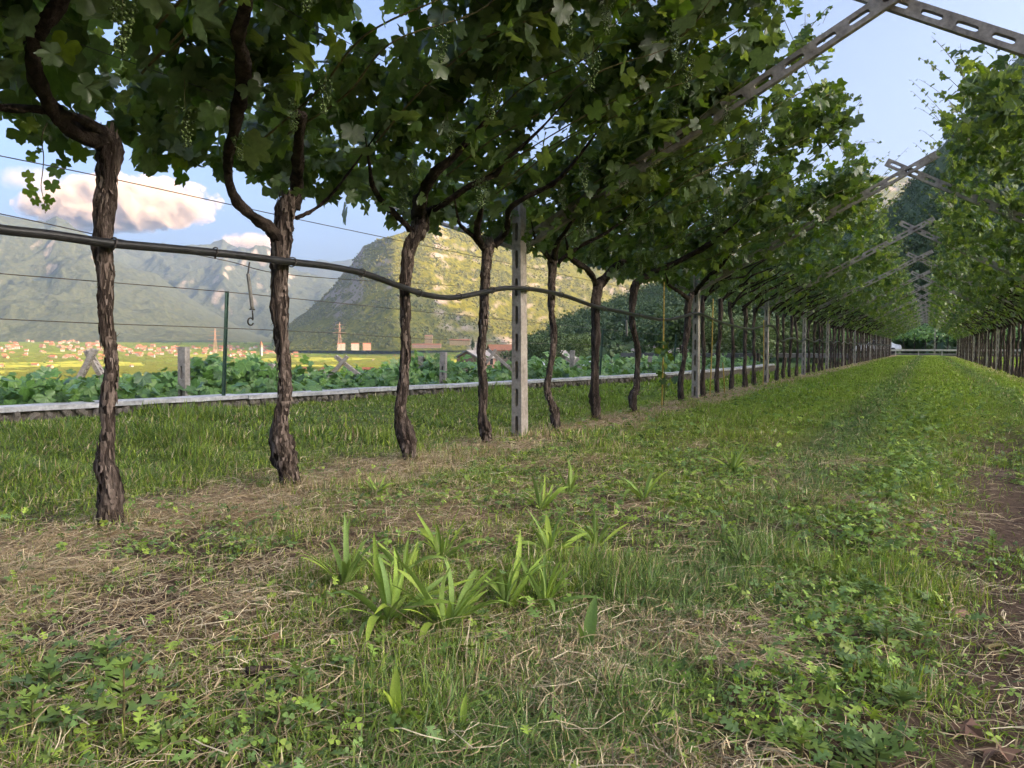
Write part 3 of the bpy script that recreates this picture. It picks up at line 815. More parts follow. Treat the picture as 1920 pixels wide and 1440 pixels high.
for k, v in enumerate(NEAR):
    g = np.random.default_rng(500 + k)
    y = near_y[k]
    vi = thing('grapevine', (XL, y, 0), v['lab'], 'grapevine', 'grapevines of the left row')
    org = np.array([XL, y, 0])
    P = np.array([at_x(a, b, XL) for a, b, _ in v['trunk']]); Z = (P - CAM) @ FW
    R = np.array([w for _, _, w in v['trunk']]) / 2 * Z / F0 * 0.80
    P = P - org; P[0, 2] = float(ground_z(XL, y)) - 0.05
    P[:, 0] += (fbm(P[:, 2] * 3, P[:, 2] * 0 + k, 7) - 0.5) * 0.06
    P = np.vstack([P, P[-1] + [0, 0, R[-1] * 0.7], P[-1] + [0, 0, R[-1] * 1.0]]); R = np.append(R, [R[-1] * 0.75, R[-1] * 0.25])
    V, F = rough_tube(P, R, 0.014 if k < 4 else 0.025, 30 if k < 4 else 18, 0.50, 40 + k)
    if k < 5:
        Q = catmull(np.column_stack([P, R]), 60)
        V3, F3 = bark_flakes(Q[:, :3], Q[:, 3], 650, g)
        V, F, I3 = merge([(V, F, 0), (V3, F3, 1)])
        add('trunk', np_mesh('trunk', V, F, [M_BARK, M_BARK2], True, I3), vi)
    else:
        add('trunk', np_mesh('trunk', V, F, M_BARK, True), vi)
    ends = []
    for a in v['arms']:
        A = np.array([arm_pt(p, q) for p, q, _ in a]); ZA = (A - CAM) @ FW
        RA = np.array([w for _, _, w in a]) / 2 * ZA / F0
        A = A - org
        A[0] = at_x(a[0][0], a[0][1], XL) - org
        if RA[-1] < 0.03:
            dd = A[-1] - A[-2]; dd = dd / np.linalg.norm(dd)
            A = np.vstack([A, A[-1] + dd * 0.16 + [0.03, 0, 0.05], A[-1] + dd * 0.34 + [0.05, 0.02, 0.13]]); RA = np.append(RA, [RA[-1] * 0.6, 0.003])
        V, F = rough_tube(A, RA, 0.02, 14, 0.4, 60 + k)
        add('arm', np_mesh('arm', V, F, M_ARM, True), vi)
        ends.append(A[-1])
    y0, y1 = bounds[k], bounds[k + 1]
    make_crown(vi, y0, y1, int((1450 if k < 2 else 1300 if k < 4 else 1150) * (y1 - y0)), g, LEAF_HI if k < 5 else LEAF_MID, y, 70 if k < 5 else 0)
    # fruiting canes laid up the wing
    for c in range(3):
        x0 = g.uniform(0.05, 0.5); yy0 = g.uniform(y0, y1) - y
        Pc = np.array([wing_pos(XL + x0 + s * (2.0 - x0 * 0.6), 0, 0.03 + 0.06 * math.sin(s * 5 + c)) - [XL, 0, 0] + [0, yy0 + s * g.uniform(-0.3, 0.3), 0] for s in np.linspace(0, 1, 6)])
        add('cane', cane_mesh(Pc, 0.006, 0.0025, 700 + k * 9 + c), vi)
    for c in range(8 if k < 6 else 5):
        x0 = g.uniform(0.15, 1.9)
        p = wing_pos(XL + x0, 0, -0.01 - 0.05 * g.random()) - [XL, 0, 0]
        add('grape_bunch', BUNCH[c % 4], vi, (p[0], g.uniform(y0, y1) - y, p[2]), (g.uniform(-.15, .15), g.uniform(-.15, .15), g.random() * 6), g.uniform(0.65, 1.0))
    for c in range(4):
        yb = g.uniform(y0, y1) - y
        b = wing_pos(XL + WING_W - 0.05, 0, 0.1) - [XL, 0, 0]
        d = np.array([g.uniform(0.0, 0.40), g.uniform(-0.4, 0.4), g.uniform(0.05, 0.5)])
        Ps = np.array([b + [0, yb, 0] + d * s * g.uniform(0.5, 0.9) - [0, 0, 0.12 * s * s] for s in np.linspace(0, 1, 5)])
        add('shoot', shoot_mesh(Ps, 9, 0.10, g), vi)
    v['obj'] = vi
# shoot dangling beside the first trunk, seen whole against the sky
v0 = NEAR[0]['obj']; org = np.array([XL, near_y[0], 0])
xs = XL - 0.12
stem = np.array([at_x(a, b, xs) - org for a, b in [(110, 205), (88, 232), (78, 262), (82, 292), (80, 322), (77, 350), (83, 378), (85, 400)]])
sh = add('hanging_shoot', np_mesh('hanging_shoot', *tube(catmull(stem, 24), np.linspace(0.003, 0.0012, 24), 5), M_CANE, True), v0)
for (a, b, w, rot) in [(85, 228, 40, 0.5), (120, 222, 44, -0.4), (60, 238, 34, 0.9), (100, 248, 42, -0.2), (138, 250, 40, -0.6), (70, 262, 30, 1.2), (110, 275, 44, 0.3), (145, 290, 40, -0.5), (122, 305, 30, 0.8), (62, 294, 24, 1.4), (74, 283, 14, 1.0), (102, 322, 32, -0.7), (56, 330, 26, 1.8), (98, 350, 30, 0.2), (60, 360, 28, 0.9), (68, 379, 20, 0.4), (90, 376, 22, -0.8), (86, 390, 16, 0.1)]:
    p = at_x(a, b, xs); z = (p - CAM) @ FW
    lo = add('leaf', LEAF_ONE[a % 3], sh)
    d = ray(a, b); d = d / np.linalg.norm(d)
    side = np.array([math.sin(rot), 0, -math.cos(rot)])
    fr_ = frames((-d + np.array([random.uniform(-.5, .5), random.uniform(-.5, .5), random.uniform(-.3, .6)]))[None], (RT * math.sin(rot) + np.array([0, 0, -math.cos(rot)]))[None])[0]
    m4 = np.eye(4); m4[:3, :3] = fr_ * (w * z / F0); m4[:3, 3] = p - org - fr_[:, 1] * (w * z / F0) * 0.3
    lo.matrix_basis = Matrix(m4.tolist())

# --- the rest of the left row and the whole right row: a few vines built once, then copied
TRUNKS, ARMS, CROWN_MID, CROWN_FAR, SHOOTS = [], [], [], [], []
for k in range(7):
    g = np.random.default_rng(900 + k)
    zs = np.linspace(0, 1, 9)
    P = np.column_stack([np.cumsum(g.normal(0, 0.012, 9)), np.cumsum(g.normal(0, 0.024, 9)), -0.06 + zs * 1.64])
    R = np.interp(zs, [0, 0.06, 0.14, 0.25, 0.8, 0.95, 1], [0.045, 0.055, 0.05, 0.034, 0.034, 0.046, 0.036]) * g.uniform(0.85, 1.15)
    V, F = rough_tube(P, R, 0.035, 10, 0.3, 70 + k)
    TRUNKS.append(np_mesh('trunk', V, F, M_BARK, True))
    arms = []
    for s in range(2):
        A = [P[-1] + [0, 0, -0.05 - 0.06 * s]]
        sg = (-1) ** s
        for q in np.linspace(0.2, 1, 5):
            A.append(np.array([q * 0.9, P[-1][1] + sg * q * g.uniform(0.1, 0.45), WZ + q * 0.9 * WS - 0.05 + g.normal(0, 0.03)]))
        V, F = rough_tube(np.array(A), np.linspace(0.022, 0.009, 6), 0.06, 8, 0.3, 80 + k)
        arms.append(np_mesh('arm', V, F, M_ARM, True))
    ARMS.append(arms)
    P, Mx, sz = crown_points(-0.55, 0.55, 740, g, k * 7.0)
    CROWN_MID.append(np_mesh('crown', *scatter(*LEAF_MID, P, Mx, sz), M_LEAF))
    P, Mx, sz = crown_points(-0.55, 0.55, 440, g, k * 7.0, ww=2.42)
    CROWN_FAR.append(np_mesh('crown', *scatter(*LEAF_LO, P, Mx, sz * 1.2), M_LEAF))
    b = np.array([WING_W - 0.05, 0, WZ + (WING_W - 0.05) * WS + 0.1])
    d = np.array([g.uniform(-0.1, 0.5), g.uniform(-0.3, 0.3), g.uniform(0.25, 0.7)])
    Ps = np.array([b + d * s + [0, 0, -0.10 * s * s] for s in np.linspace(0, 1, 5)])
    SHOOTS.append(shoot_mesh(Ps, 10, 0.095, g))
def place_vine(y, side, k, lab, lod):
    x = XL if side < 0 else XR
    v = thing('grapevine', (x, y, float(ground_z(x, y)) * 0.8), lab, 'grapevine', 'grapevines of the %s row' % ('left' if side < 0 else 'right'), 0.0 if side < 0 else math.pi)
    sx = 1.0 if side < 0 else (XR - XRIDGE) / (XRIDGE - XL)
    add('trunk', TRUNKS[k % 7], v)
    if lod < 2:
        for a in ARMS[(k * 3) % 7]:
            add('arm', a, v, scale=(sx, 1, 1))
    c = add('crown', (CROWN_MID if lod == 0 else CROWN_FAR)[(k * 5 + 2) % 7], v, scale=(sx, 1, 1)); c['kind'] = 'stuff'
    if lod == 0:
        for q in range(4):
            add('shoot', SHOOTS[(k + q * 2) % 7], v, (0, random.uniform(-.5, .5), random.uniform(-.1, .15)), scale=(sx, 1, random.uniform(0.85, 1.1)))
        for q in range(3):
            x0 = random.uniform(0.2, 1.8)
            add('grape_bunch', BUNCH[q], v, (x0 * sx, random.uniform(-.5, .5), WZ + x0 * WS - 0.03), scale=0.85)
    elif lod == 1:
        add('shoot', SHOOTS[k % 7], v, (0, random.uniform(-.5, .5), 0), scale=(sx, 1, 1))
    return v
y = row_y(1283) + 1.0
k = 0
YEND = YP1 + (NFR - 1) * SPACING + 0.6
def bay_label(y, side, cnt):
    b = int((y - YP1) // SPACING)
    row = 'left' if side < 0 else 'right'
    if b < 0:
        return 'grapevine of the %s row before the first post, number %s' % (row, ORD[cnt]), b
    if b < 6:
        return '%s grapevine past the %s concrete post of the %s row' % (ORD[cnt].capitalize() if False else ORD[cnt], ORD[b], row), b
    return 'slim distant grapevine of the %s row beyond its seventh post' % row, b
for side, ystart in ((-1, y), (1, 7.6)):
    y, last, cnt = ystart, -9, (0 if side > 0 else 0)
    while y < YEND:
        fy = (y - YP1) / SPACING
        if abs(fy - round(fy)) * SPACING < 0.28:
            y += 0.3
        b = int((y - YP1) // SPACING)
        cnt = cnt + 1 if b == last else 0
        last = b
        lab, _ = bay_label(y, side, cnt)
        place_vine(y, side, k, lab, 0 if y < 27 else 1 if y < 50 else 2)
        y += random.uniform(0.95, 1.12); k += 1
# two more left vines just outside the frame whose leaves reach into it
for q, yy_ in enumerate((near_y[0] - 1.08, near_y[0] - 2.15)):
    g = np.random.default_rng(70 + q)
    v = thing('grapevine', (XL, yy_, 0), 'leafy grapevine overhead at the %s, its trunk out of view' % ('top left corner' if q == 0 else 'far top left edge'), 'grapevine', 'grapevines of the left row')
    add('trunk', TRUNKS[q], v)
    for a in ARMS[q]:
        add('arm', a, v)
    make_crown(v, yy_ - 0.55, yy_ + 0.55, 1500, g, LEAF_HI, yy_, 30 if q == 0 else 0)
    for c in range(4):
        x0 = g.uniform(0.2, 1.6)
        add('grape_bunch', BUNCH[c], v, (x0, g.uniform(-.4, .5), WZ + x0 * WS - 0.12))

# ================================================================== WIRES, PIPE, STAKES
def line_obj(name, P, r, mat, label, cat, group=None, seg=6, n=None):
    Q = catmull(P, n or max(12, len(P) * 6))
    return tag(add(name, np_mesh(name, *tube(Q, r, seg), mat, True)), label, cat, group)
def row_path(pts, dx=0.0):
    return np.array([at_x(a, b, XL + dx) for a, b in pts])
def to_end(P, z):
    return np.vstack([P, [[P[-1][0], YEND, z]]])
WL = [((-60, 280), (200, 333), (420, 381), (567, 413), (850, 472), (1113, 527), (1290, 562)), ((-60, 388), (90, 420), (200, 444), (420, 488), (560, 517), (860, 536)),
      ((-60, 508), (0, 513), (200, 529), (420, 547), (633, 568), (900, 595), (1240, 628)), ((-60, 595), (0, 598), (200, 607), (420, 615), (633, 625), (900, 640), (1240, 650))]
for pts, lab in zip(WL, ('top wire above the black pipe, strung along the left trunks', 'thin wire running just above the black pipe', 'middle wire below the black pipe along the left trunks', 'lowest wire below the black pipe along the left trunks')):
    line_obj('trellis_wire', row_path(pts, -0.06), 0.0022, M_WIRE, lab, 'wire', 'wires along the left trunks', n=60)
for q, t in enumerate((0.28, 0.75, 1.2, 1.7, 2.2)):
    line_obj('canopy_wire', np.array([(XL + t, -1, WZ + t * WS + 0.075), (XL + t, 20, WZ + t * WS + 0.06), (XL + t, YEND, WZ + t * WS + 0.075)]), 0.0018, M_WIRE, '%s wire up the left wing, carrying the leaves' % ORD[q], 'wire', 'wires under the left leaf roof', 5, 30)
PIPE = [(-70, 414), (0, 430), (100, 441), (205, 456), (330, 467), (440, 478), (535, 490), (620, 500), (690, 515), (750, 537), (800, 553), (850, 558), (905, 548), (940, 541), (972, 540), (1010, 544), (1060, 555), (1117, 575), (1160, 584), (1200, 592), (1245, 600), (1275, 595), (1300, 588), (1318, 590), (1345, 602), (1380, 612), (1408, 617), (1430, 612), (1450, 612)]
pp = row_path(PIPE, 0.075)
ext = np.array([(XL + 0.075, yq, 0.96 + 0.05 * math.sin(yq * 2.3)) for yq in np.arange(pp[-1][1] + 1.0, YEND, 1.0)])
pp = np.vstack([pp, ext])
pipe = line_obj('irrigation_pipe', pp, 0.0195, M_PIPE, 'black irrigation pipe sagging from post to post along the left trunks', 'pipe', None, 12, 420)
TIE = np_mesh('tie', *tube(np.array([(0.026 * math.cos(q), 0.004 * math.sin(2 * q), 0.026 * math.sin(q)) for q in np.linspace(0, 6.283, 14)]), 0.0035, 5, cap=False), M_WIRE, True)
pq = catmull(pp, 900)
for yq in list(near_y) + [YP1, YP1 + SPACING] + [(a_ + b_) / 2 for a_, b_ in zip(near_y[:3], near_y[1:4])]:
    i_ = int(np.argmin(np.abs(pq[:, 1] - yq)))
    add('tie', TIE, pipe, pq[i_], (random.uniform(-.3, .3), 0, random.uniform(-.4, .4)))
def hose(px, py0, py1, w, lab, ring):
    p0 = at_x(px + 3, py0, XL + 0.075); s = (p0 - CAM) @ FW / F0
    t = thing('drip_hose', p0, lab, 'hose', 'drip hoses hanging from the pipe')
    L = (py1 - py0) * s
    a = np.array([(0, 0, -0.015), (0, -0.005, -L * 0.12), (0, -0.012, -L * 0.25)])
    add('feed_tube', np_mesh('feed_tube', *tube(catmull(a, 8), 0.0045, 6), M_PIPE, True), t)
    b = np.array([(0, -0.012, -L * 0.24), (0, 0.0, -L * 0.5), (0, 0.012, -L * 0.82)])
    add('sleeve', np_mesh('sleeve', *tube(catmull(b, 10), w * s / 2, 8), M_HOSE, True), t)
    e = b[-1]
    if ring:
        add('clip', np_mesh('clip', *tube(np.array([e + [0, -0.016, 0], e, e + [0, 0.016, 0.0]]), 0.004, 6), M_PIPE, True), t)
        rg = [e + [0, 0.0, -0.005], e + [0, 0.003, -0.05]] + [e + np.array([0, -0.012 + 0.018 * math.cos(q), -0.062 + 0.018 * math.sin(q)]) for q in np.linspace(0.9, 5.9, 9)]
        add('emitter_ring', np_mesh('emitter_ring', *tube(catmull(rg, 30), 0.0042, 6), M_PIPE, True), t)
hose(465, 486, 600, 7, 'grey drip hose with a ring end, hanging between the first two vines', True)
hose(1172, 588, 640, 4, 'short pale drip hose hanging beside the S-curved vine', False)
def stake(px, y0, y1, dx, lab, lean=0.0, mat=None, r=0.010):
    b = at_x(px, y1, XL + dx); t = at_x(px + lean, y0, XL + dx)
    b[2] = float(ground_z(b[0], b[1])) - 0.05
    tag(add('vine_stake', np_mesh('vine_stake', *tube(catmull(np.array([b, (b + t) / 2 + [0.004, 0.006, 0], t]), 12), [r] * 12, 7), mat or M_BAMBOO, True)), lab, 'stake', 'bamboo stakes among the left vines')
stake(1241, 528, 738, 0.1, 'tall yellow bamboo stake with a young leafy vine before the second post', 4)
stake(1331, 560, 742, 0.08, 'yellow stake leaning just past the second concrete post', 6)
stake(1359, 680, 732, 0.12, 'short yellow stake at a vine foot past the second post', -4)
stake(1431, 600, 716, 0.14, 'yellow stake right beside the third concrete post', 1)
# young vine climbing the first bamboo stake
g = np.random.default_rng(77)
b = at_x(1241, 735, XL + 0.1)
yv = thing('young_vine', (b[0], b[1], 0), 'young leafy vine shoot tied to the tall yellow stake', 'vine plant')
Ps = np.array([(0.02, 0.0, 0), (0.03, 0.02, 0.25), (0.02, 0.04, 0.5), (0.04, 0.03, 0.8)])
add('stem', cane_mesh(Ps, 0.006, 0.003, 5), yv)
pos = np.column_stack([g.normal(0.03, 0.05, 26), g.normal(0.05, 0.10, 26), g.uniform(0.25, 0.85, 26)])
for q in range(26):
    fr_ = frames((g.standard_normal(3) + [0, -0.4, 0.6])[None], (g.standard_normal(3) + [0, 0, -0.8])[None])[0]
    lo = add('leaf', LEAF_ONE[q % 3], yv)
    m4 = np.eye(4); m4[:3, :3] = fr_ * g.uniform(0.07, 0.13); m4[:3, 3] = pos[q]
    lo.matrix_basis = Matrix(m4.tolist())

# ================================================================== STONE WALL WITH ITS CAP
YW = np.arange(-3.0, 26.0, 1.45)
wall = thing('garden_wall', (float(wall_x(3.0)), 3.0, 0), 'low rubble wall with a pale concrete cap along the terrace edge', 'wall')
worg = np.array([float(wall_x(3.0)), 3.0, 0])
CAPZ = 0.235
def strip_piece(y0, y1, x0, x1, z0, z1, n=6, jit=0.0, seed=0):
    g = np.random.default_rng(seed)
    ys = np.linspace(y0, y1, n); V = []
    for yq in ys:
        w = float(wall_x(yq))
        for (dx, z) in ((x0, z0), (x1, z0), (x1, z1), (x0, z1)):
            V.append(np.array([w + dx, yq, z]) - worg + g.normal(0, jit, 3))
    F = []
    for a in range(n - 1):
        for c in range(4):
            d = (c + 1) % 4
            F.append((a * 4 + c, a * 4 + d, (a + 1) * 4 + d, (a + 1) * 4 + c))
    F += [(0, 3, 2, 1), ((n - 1) * 4, (n - 1) * 4 + 1, (n - 1) * 4 + 2, (n - 1) * 4 + 3)]
    return np.array(V), np.array(F)
V, F = strip_piece(-3.0, 25.0, -0.24, -0.045, -2.2, CAPZ - 0.045, 60)
add('core', np_mesh('core', V, F, M_MORTAR), wall)
for a, b in zip(YW[:-1], YW[1:]):
    V, F = strip_piece(a + 0.004, b - 0.004, -0.30, 0.0, CAPZ - 0.043 + random.uniform(-.004, .004), CAPZ + random.uniform(-.004, .004), 6, 0.002, int(a * 10) + 50)
    add('cap_slab', np_mesh('cap_slab', V, F, M_CAP), wall)
STONES = []
for q in range(8):
    g = np.random.default_rng(1200 + q)
    V = ICO2[0] * np.array([0.55, 1.0, 0.7]) * (1 + 0.22 * g.standard_normal((len(ICO2[0]), 1)) * 0.6)
    STONES.append(np_mesh('stone', V, ICO2[1], M_STONE))
yq, row, nst = 0.8, 0, 0
for row in range(3):
    yq = 0.6
    while yq < 15.5:
        w = random.uniform(0.05, 0.13)
        add('stone', STONES[nst % 8], wall, np.array([float(wall_x(yq)) - 0.035 + random.uniform(-.015, .015), yq, CAPZ - 0.09 - row * 0.085 + random.uniform(-.015, .015)]) - worg, (random.random() * 6, random.uniform(-.3, .3), 0.2), (0.06, w * 0.62, 0.05 * random.uniform(0.8, 1.15)))
        yq += w * 1.15; nst += 1

# ================================================================== GRASS, STRAW, WEEDS
def sample_ground(n, z0, z1, xlim=(-7.5, 9.0), ylim=(0.2, 90), pad=60):
    n = int(n * 1.32)
    u = (rng.uniform(-pad - 100, 1920 + pad + 520, n) - 960) / F0
    z = np.sqrt(rng.uniform(z0 * z0, z1 * z1, n))
    x = z * (FH[0] + u * RT[0]); y = z * (FH[1] + u * RT[1])
    k = (x > np.maximum(wall_x(y) + 0.03, xlim[0])) & (x < xlim[1]) & (y > ylim[0]) & (y < ylim[1])
    return x[k], y[k], z[k]
def blades(x, y, l, w, bend, az, seg=3):
    n = len(x)
    z = ground_z(x, y) - 0.005
    d = np.stack([np.cos(az), np.sin(az)], -1); sd = np.stack([-np.sin(az + 0.6), np.cos(az + 0.6)], -1)
    pts = []
    for s in (0.0, 0.5, 1.0):
        hx = l * (bend * s * s * 0.6 + 0.35 * bend * s)
        hz = l * s * (1 - 0.14 * bend - 0.30 * np.clip(bend, 0, 1.6) * s)
        c = np.column_stack([x + d[:, 0] * hx, y + d[:, 1] * hx, z + np.maximum(hz, 0.004)])
        ww = w * (1.0, 0.8, 0.0)[int(s * 2)]
        o = np.column_stack([sd * ww[:, None], np.zeros(n)])
        pts += [c - o, c + o] if s < 1 else [c]
    V = np.stack(pts, 1).reshape(-1, 3)
    b = (np.arange(n) * 5)[:, None]
    F = np.stack([b + [0, 1, 3], b + [0, 3, 2], b + [2, 3, 4]], 1).reshape(-1, 3)
    return V, F
GREENS = np.array([(0.18, 0.27, 0.04), (0.125, 0.20, 0.055), (0.23, 0.33, 0.04), (0.29, 0.37, 0.05), (0.15, 0.235, 0.055)])
DRY = np.array([(0.46, 0.37, 0.23), (0.38, 0.29, 0.17), (0.56, 0.48, 0.33), (0.29, 0.21, 0.13)])
def grass_batch(n, z0, z1, lk=1.0, wk=1.0):
    x, y, z = sample_ground(n, z0, z1)
    s, e, w, lush = zones(x, y)
    n1 = fbm(x * 2.2, y * 2.2, 201); n2 = fbm(x * 0.8, y * 0.8, 202)
    dens = (1 - 0.68 * s) * (1 - 0.9 * e) * (0.22 + 1.25 * sm(0.36, 0.62, n1))
    dull = np.exp(-((x + 0.62) / 0.30) ** 2) * (1 - sm(8, 12, y))
    dens = np.maximum(dens * (0.42 + 0.58 * sm(1.5, 3.4, z)), dull * (0.45 + 0.9 * sm(0.35, 0.6, n1)))
    dens = np.maximum(dens, lush * (0.55 + 0.8 * n1)) * (1 - 0.35 * w)
    foot = np.zeros(len(x))
    for yt in near_y:
        foot = np.maximum(foot, np.exp(-((x - XL) ** 2 + (y - yt) ** 2) / 0.018))
    dens = np.maximum(dens, 0.85 * sm(7, 13, y) * (1 - 0.7 * s))
    dens = np.maximum(dens, 0.9 * foot)
    k = rng.random(len(x)) < dens
    x, y, z, s, lush, n1, n2, dull = (q[k] for q in (x, y, z, s, lush, n1, n2, dull))
    m = len(x)
    tuft = sm(0.60, 0.70, n1)
    l = rng.uniform(0.018, 0.060, m) * (1 + 1.2 * tuft * rng.random(m)) * lk
    l = l * (1 + 1.3 * foot[k])
    l = l * (1 - lush) + lush * rng.uniform(0.025, 0.115, m) * (0.2 + 2.8 * n1 * n1)
    bend = rng.gamma(2.4, 0.42, m).clip(0.05, 2.4) * (1 - 0.5 * tuft) * (1 + 0.6 * dull)
    l = l * (1 + 0.5 * dull)
    wd = rng.uniform(0.0010, 0.0024, m) * wk * (1 + 0.6 * lush)
    V, F = blades(x, y, l, wd, bend, rng.random(m) * 6.283)
    ci = rng.integers(0, 5, m)
    c = GREENS[ci]
    yel = sm(0.45, 0.7, n2)[:, None]
    c = c * (1 - 0.35 * yel) + np.array([0.27, 0.32, 0.06]) * 0.35 * yel
    c = c * (1 - 0.55 * dull[:, None]) + np.array([0.11, 0.185, 0.085]) * 0.55 * dull[:, None]
    rut = np.exp(-((x + 0.58) / 0.30) ** 2) + np.exp(-((x - 1.15) / 0.32) ** 2)
    c = c * (1 - 0.13 * lush[:, None] * np.array([0.8, 0.75, 0.3]))
    rk = (0.6 * rut * sm(4, 8, y))[:, None]
    c = c * (1 - rk) + np.array([0.12, 0.19, 0.085]) * rk
    far = (sm(5, 12, y) * (1 - 0.9 * rut) * (0.55 + 0.9 * n1))[:, None]
    c = c * (1 - 0.5 * far) + np.array([0.26, 0.38, 0.045]) * 0.5 * far
    dryp = rng.random(m) < (0.13 + 0.5 * s - 0.03 * lush) * (1 - 0.6 * far[:, 0])
    c = np.where(dryp[:, None], DRY[rng.integers(0, 4, m)], c) * rng.uniform(0.75, 1.2, (m, 1))
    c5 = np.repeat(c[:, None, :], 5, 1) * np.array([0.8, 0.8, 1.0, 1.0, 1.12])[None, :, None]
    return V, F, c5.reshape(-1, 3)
def cat(parts):
    Vs, Fs, Cs, n = [], [], [], 0
    for V, F, C in parts:
        Vs.append(V); Fs.append(F + n); Cs.append(C); n += len(V)
    return np.concatenate(Vs), np.concatenate(Fs), np.concatenate(Cs)
M_GRASS = leaf_mat('grass_blade', None, None, 0.30, 0.55, True, (1.2, 1.2, 0.6))
M_STRAW = leaf_mat('dry_straw', None, None, 0.15, 0.7, True, (1.1, 1.0, 0.8))
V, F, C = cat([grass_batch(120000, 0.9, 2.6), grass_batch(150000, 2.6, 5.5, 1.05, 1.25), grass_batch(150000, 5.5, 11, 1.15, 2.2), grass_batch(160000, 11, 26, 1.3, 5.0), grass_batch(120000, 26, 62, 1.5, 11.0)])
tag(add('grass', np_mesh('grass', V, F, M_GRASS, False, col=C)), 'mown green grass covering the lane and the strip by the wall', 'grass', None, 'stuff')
# dry straw: long thin stems lying on the ground
def straw_batch(n, z0, z1, wk=1.0, floor=0.17):
    x, y, z = sample_ground(n, z0, z1, (-4.2, 3.4))
    s, e, w, lush = zones(x, y)
    p = np.maximum(s, floor * (1 - sm(3, 7, y)) * np.maximum(0.25 + 0.75 * sm(-0.5, -1.1, x), 0.6 * e)) * (1 - 0.55 * e)
    k = rng.random(len(x)) < p
    x, y = x[k], y[k]; m = len(x)
    l = rng.uniform(0.03, 0.15, m); a = rng.random(m) * 6.283; cu = rng.normal(0, 0.9, m)
    zz = ground_z(x, y) + rng.gamma(1.5, 0.008, m)
    w_ = rng.uniform(0.0005, 0.0012, m) * wk
    pts = []
    for q in range(4):
        t = q / 3.0
        aa = a + cu * t
        cx = x + l * t * np.cos(aa); cy = y + l * t * np.sin(aa)
        cz = zz + np.sin(t * math.pi) * l * 0.12 * rng.random(m) + t * rng.normal(0, 0.006, m)
        ox = -np.sin(aa) * w_; oy = np.cos(aa) * w_
        pts += [np.column_stack([cx - ox, cy - oy, cz]), np.column_stack([cx + ox, cy + oy, cz + w_ * 0.8])]
    V = np.stack(pts, 1).reshape(-1, 3)
    b = (np.arange(m) * 8)[:, None]
    F = np.concatenate([np.stack([b + [2 * q, 2 * q + 1, 2 * q + 3], b + [2 * q, 2 * q + 3, 2 * q + 2]], 1) for q in range(3)], 1).reshape(-1, 3)
    c = DRY[rng.integers(0, 4, m)] * rng.uniform(0.6, 1.25, (m, 1))
    return V, F, np.repeat(c[:, None, :], 8, 1).reshape(-1, 3)
V, F, C = cat([straw_batch(75000, 0.9, 2.6), straw_batch(75000, 2.6, 6.0, 1.2), straw_batch(60000, 6.0, 14, 2.0), straw_batch(50000, 14, 40, 5.0)])
tag(add('straw_litter', np_mesh('straw_litter', V, F, M_STRAW, False, col=C)), 'dry cut straw lying along the vine row and on the bare patches', 'straw', None, 'stuff')
# small broad-leaved weeds and clover
def fan(pts, z=0.0):
    P = np.array([(0, 0)] + pts, float)
    V = np.column_stack([P, -0.25 * (P ** 2).sum(1) + z])
    n = len(P)
    return V, np.array([(0, k, k + 1) for k in range(1, n - 1)])
def trefoil():
    parts = []
    for a in (0, 2.1, -2.1):
        V, F = fan([(-0.05, 0.1), (-0.26, 0.32), (-0.24, 0.52), (0, 0.56), (0.24, 0.52), (0.26, 0.32), (0.05, 0.1)])
        c, s = math.cos(a), math.sin(a)
        V = np.column_stack([V[:, 0] * c - V[:, 1] * s, V[:, 0] * s + V[:, 1] * c, V[:, 2]])
        parts.append((V, F, 0))
    V, F, _ = merge(parts)
    return V, F
def lobed():
    pts = [(-0.03, 0.02), (-0.05, 0.16), (-0.26, 0.22), (-0.30, 0.34), (-0.07, 0.32), (-0.09, 0.46), (-0.34, 0.52), (-0.36, 0.66), (-0.09, 0.60), (-0.11, 0.74), (-0.24, 0.84), (-0.16, 0.98), (-0.04, 0.88), (0.0, 1.05), (0.04, 0.88), (0.16, 0.98), (0.24, 0.84), (0.11, 0.74), (0.09, 0.60), (0.36, 0.66), (0.34, 0.52), (0.09, 0.46), (0.07, 0.32), (0.30, 0.34), (0.26, 0.22), (0.05, 0.16), (0.03, 0.02)]
    P = np.array(pts)
    mid = np.array([(0, 0.0), (0, 0.3), (0, 0.6), (0, 0.85)])
    # strip triangulation from the midrib
    V = np.vstack([mid, P]); V = np.column_stack([V, 0.12 * np.abs(V[:, 0]) - 0.16 * V[:, 1] ** 2])
    def nearest(p):
        return int(np.argmin(np.abs(mid[:, 1] - p[1] * 0.92)))
    F = []
    for k in range(len(P) - 1):
        a, b = nearest(P[k]), nearest(P[k + 1])
        F.append((a, 4 + k + 1, 4 + k))
        if a != b:
            F.append((a, b, 4 + k + 1))
    return V, np.array(F)
TREF, LOBE = trefoil(), lobed()
def weed_batch(n, z0, z1, tpl, size, hi, colours, floor):
    x, y, z = sample_ground(n, z0, z1, (-3.3, 3.0))
    s, e, w, lush = zones(x, y)
    cl = fbm(x * 3.1, y * 3.1, 221)
    p = np.maximum(w * (0.5 + 0.8 * sm(0.35, 0.6, cl)), floor * sm(0.42, 0.58, cl)) * (1 - 0.6 * s)
    k = rng.random(len(x)) < p
    x, y = x[k], y[k]; m = len(x)
    pos = np.column_stack([x, y, ground_z(x, y) + rng.random(m) * hi * (0.3 + cl[k])])
    nrm = rng.normal(0, 0.42, (m, 3)); nrm[:, 2] += 1
    V, F = scatter(tpl[0], tpl[1], pos, frames(nrm, rng.normal(0, 1, (m, 3))), rng.uniform(0.6, 1.25, m) * size)
    c = np.array(colours)[rng.integers(0, len(colours), m)] * rng.uniform(0.75, 1.25, (m, 1))
    return V, F, np.repeat(c[:, None, :], len(tpl[0]), 1).reshape(-1, 3)
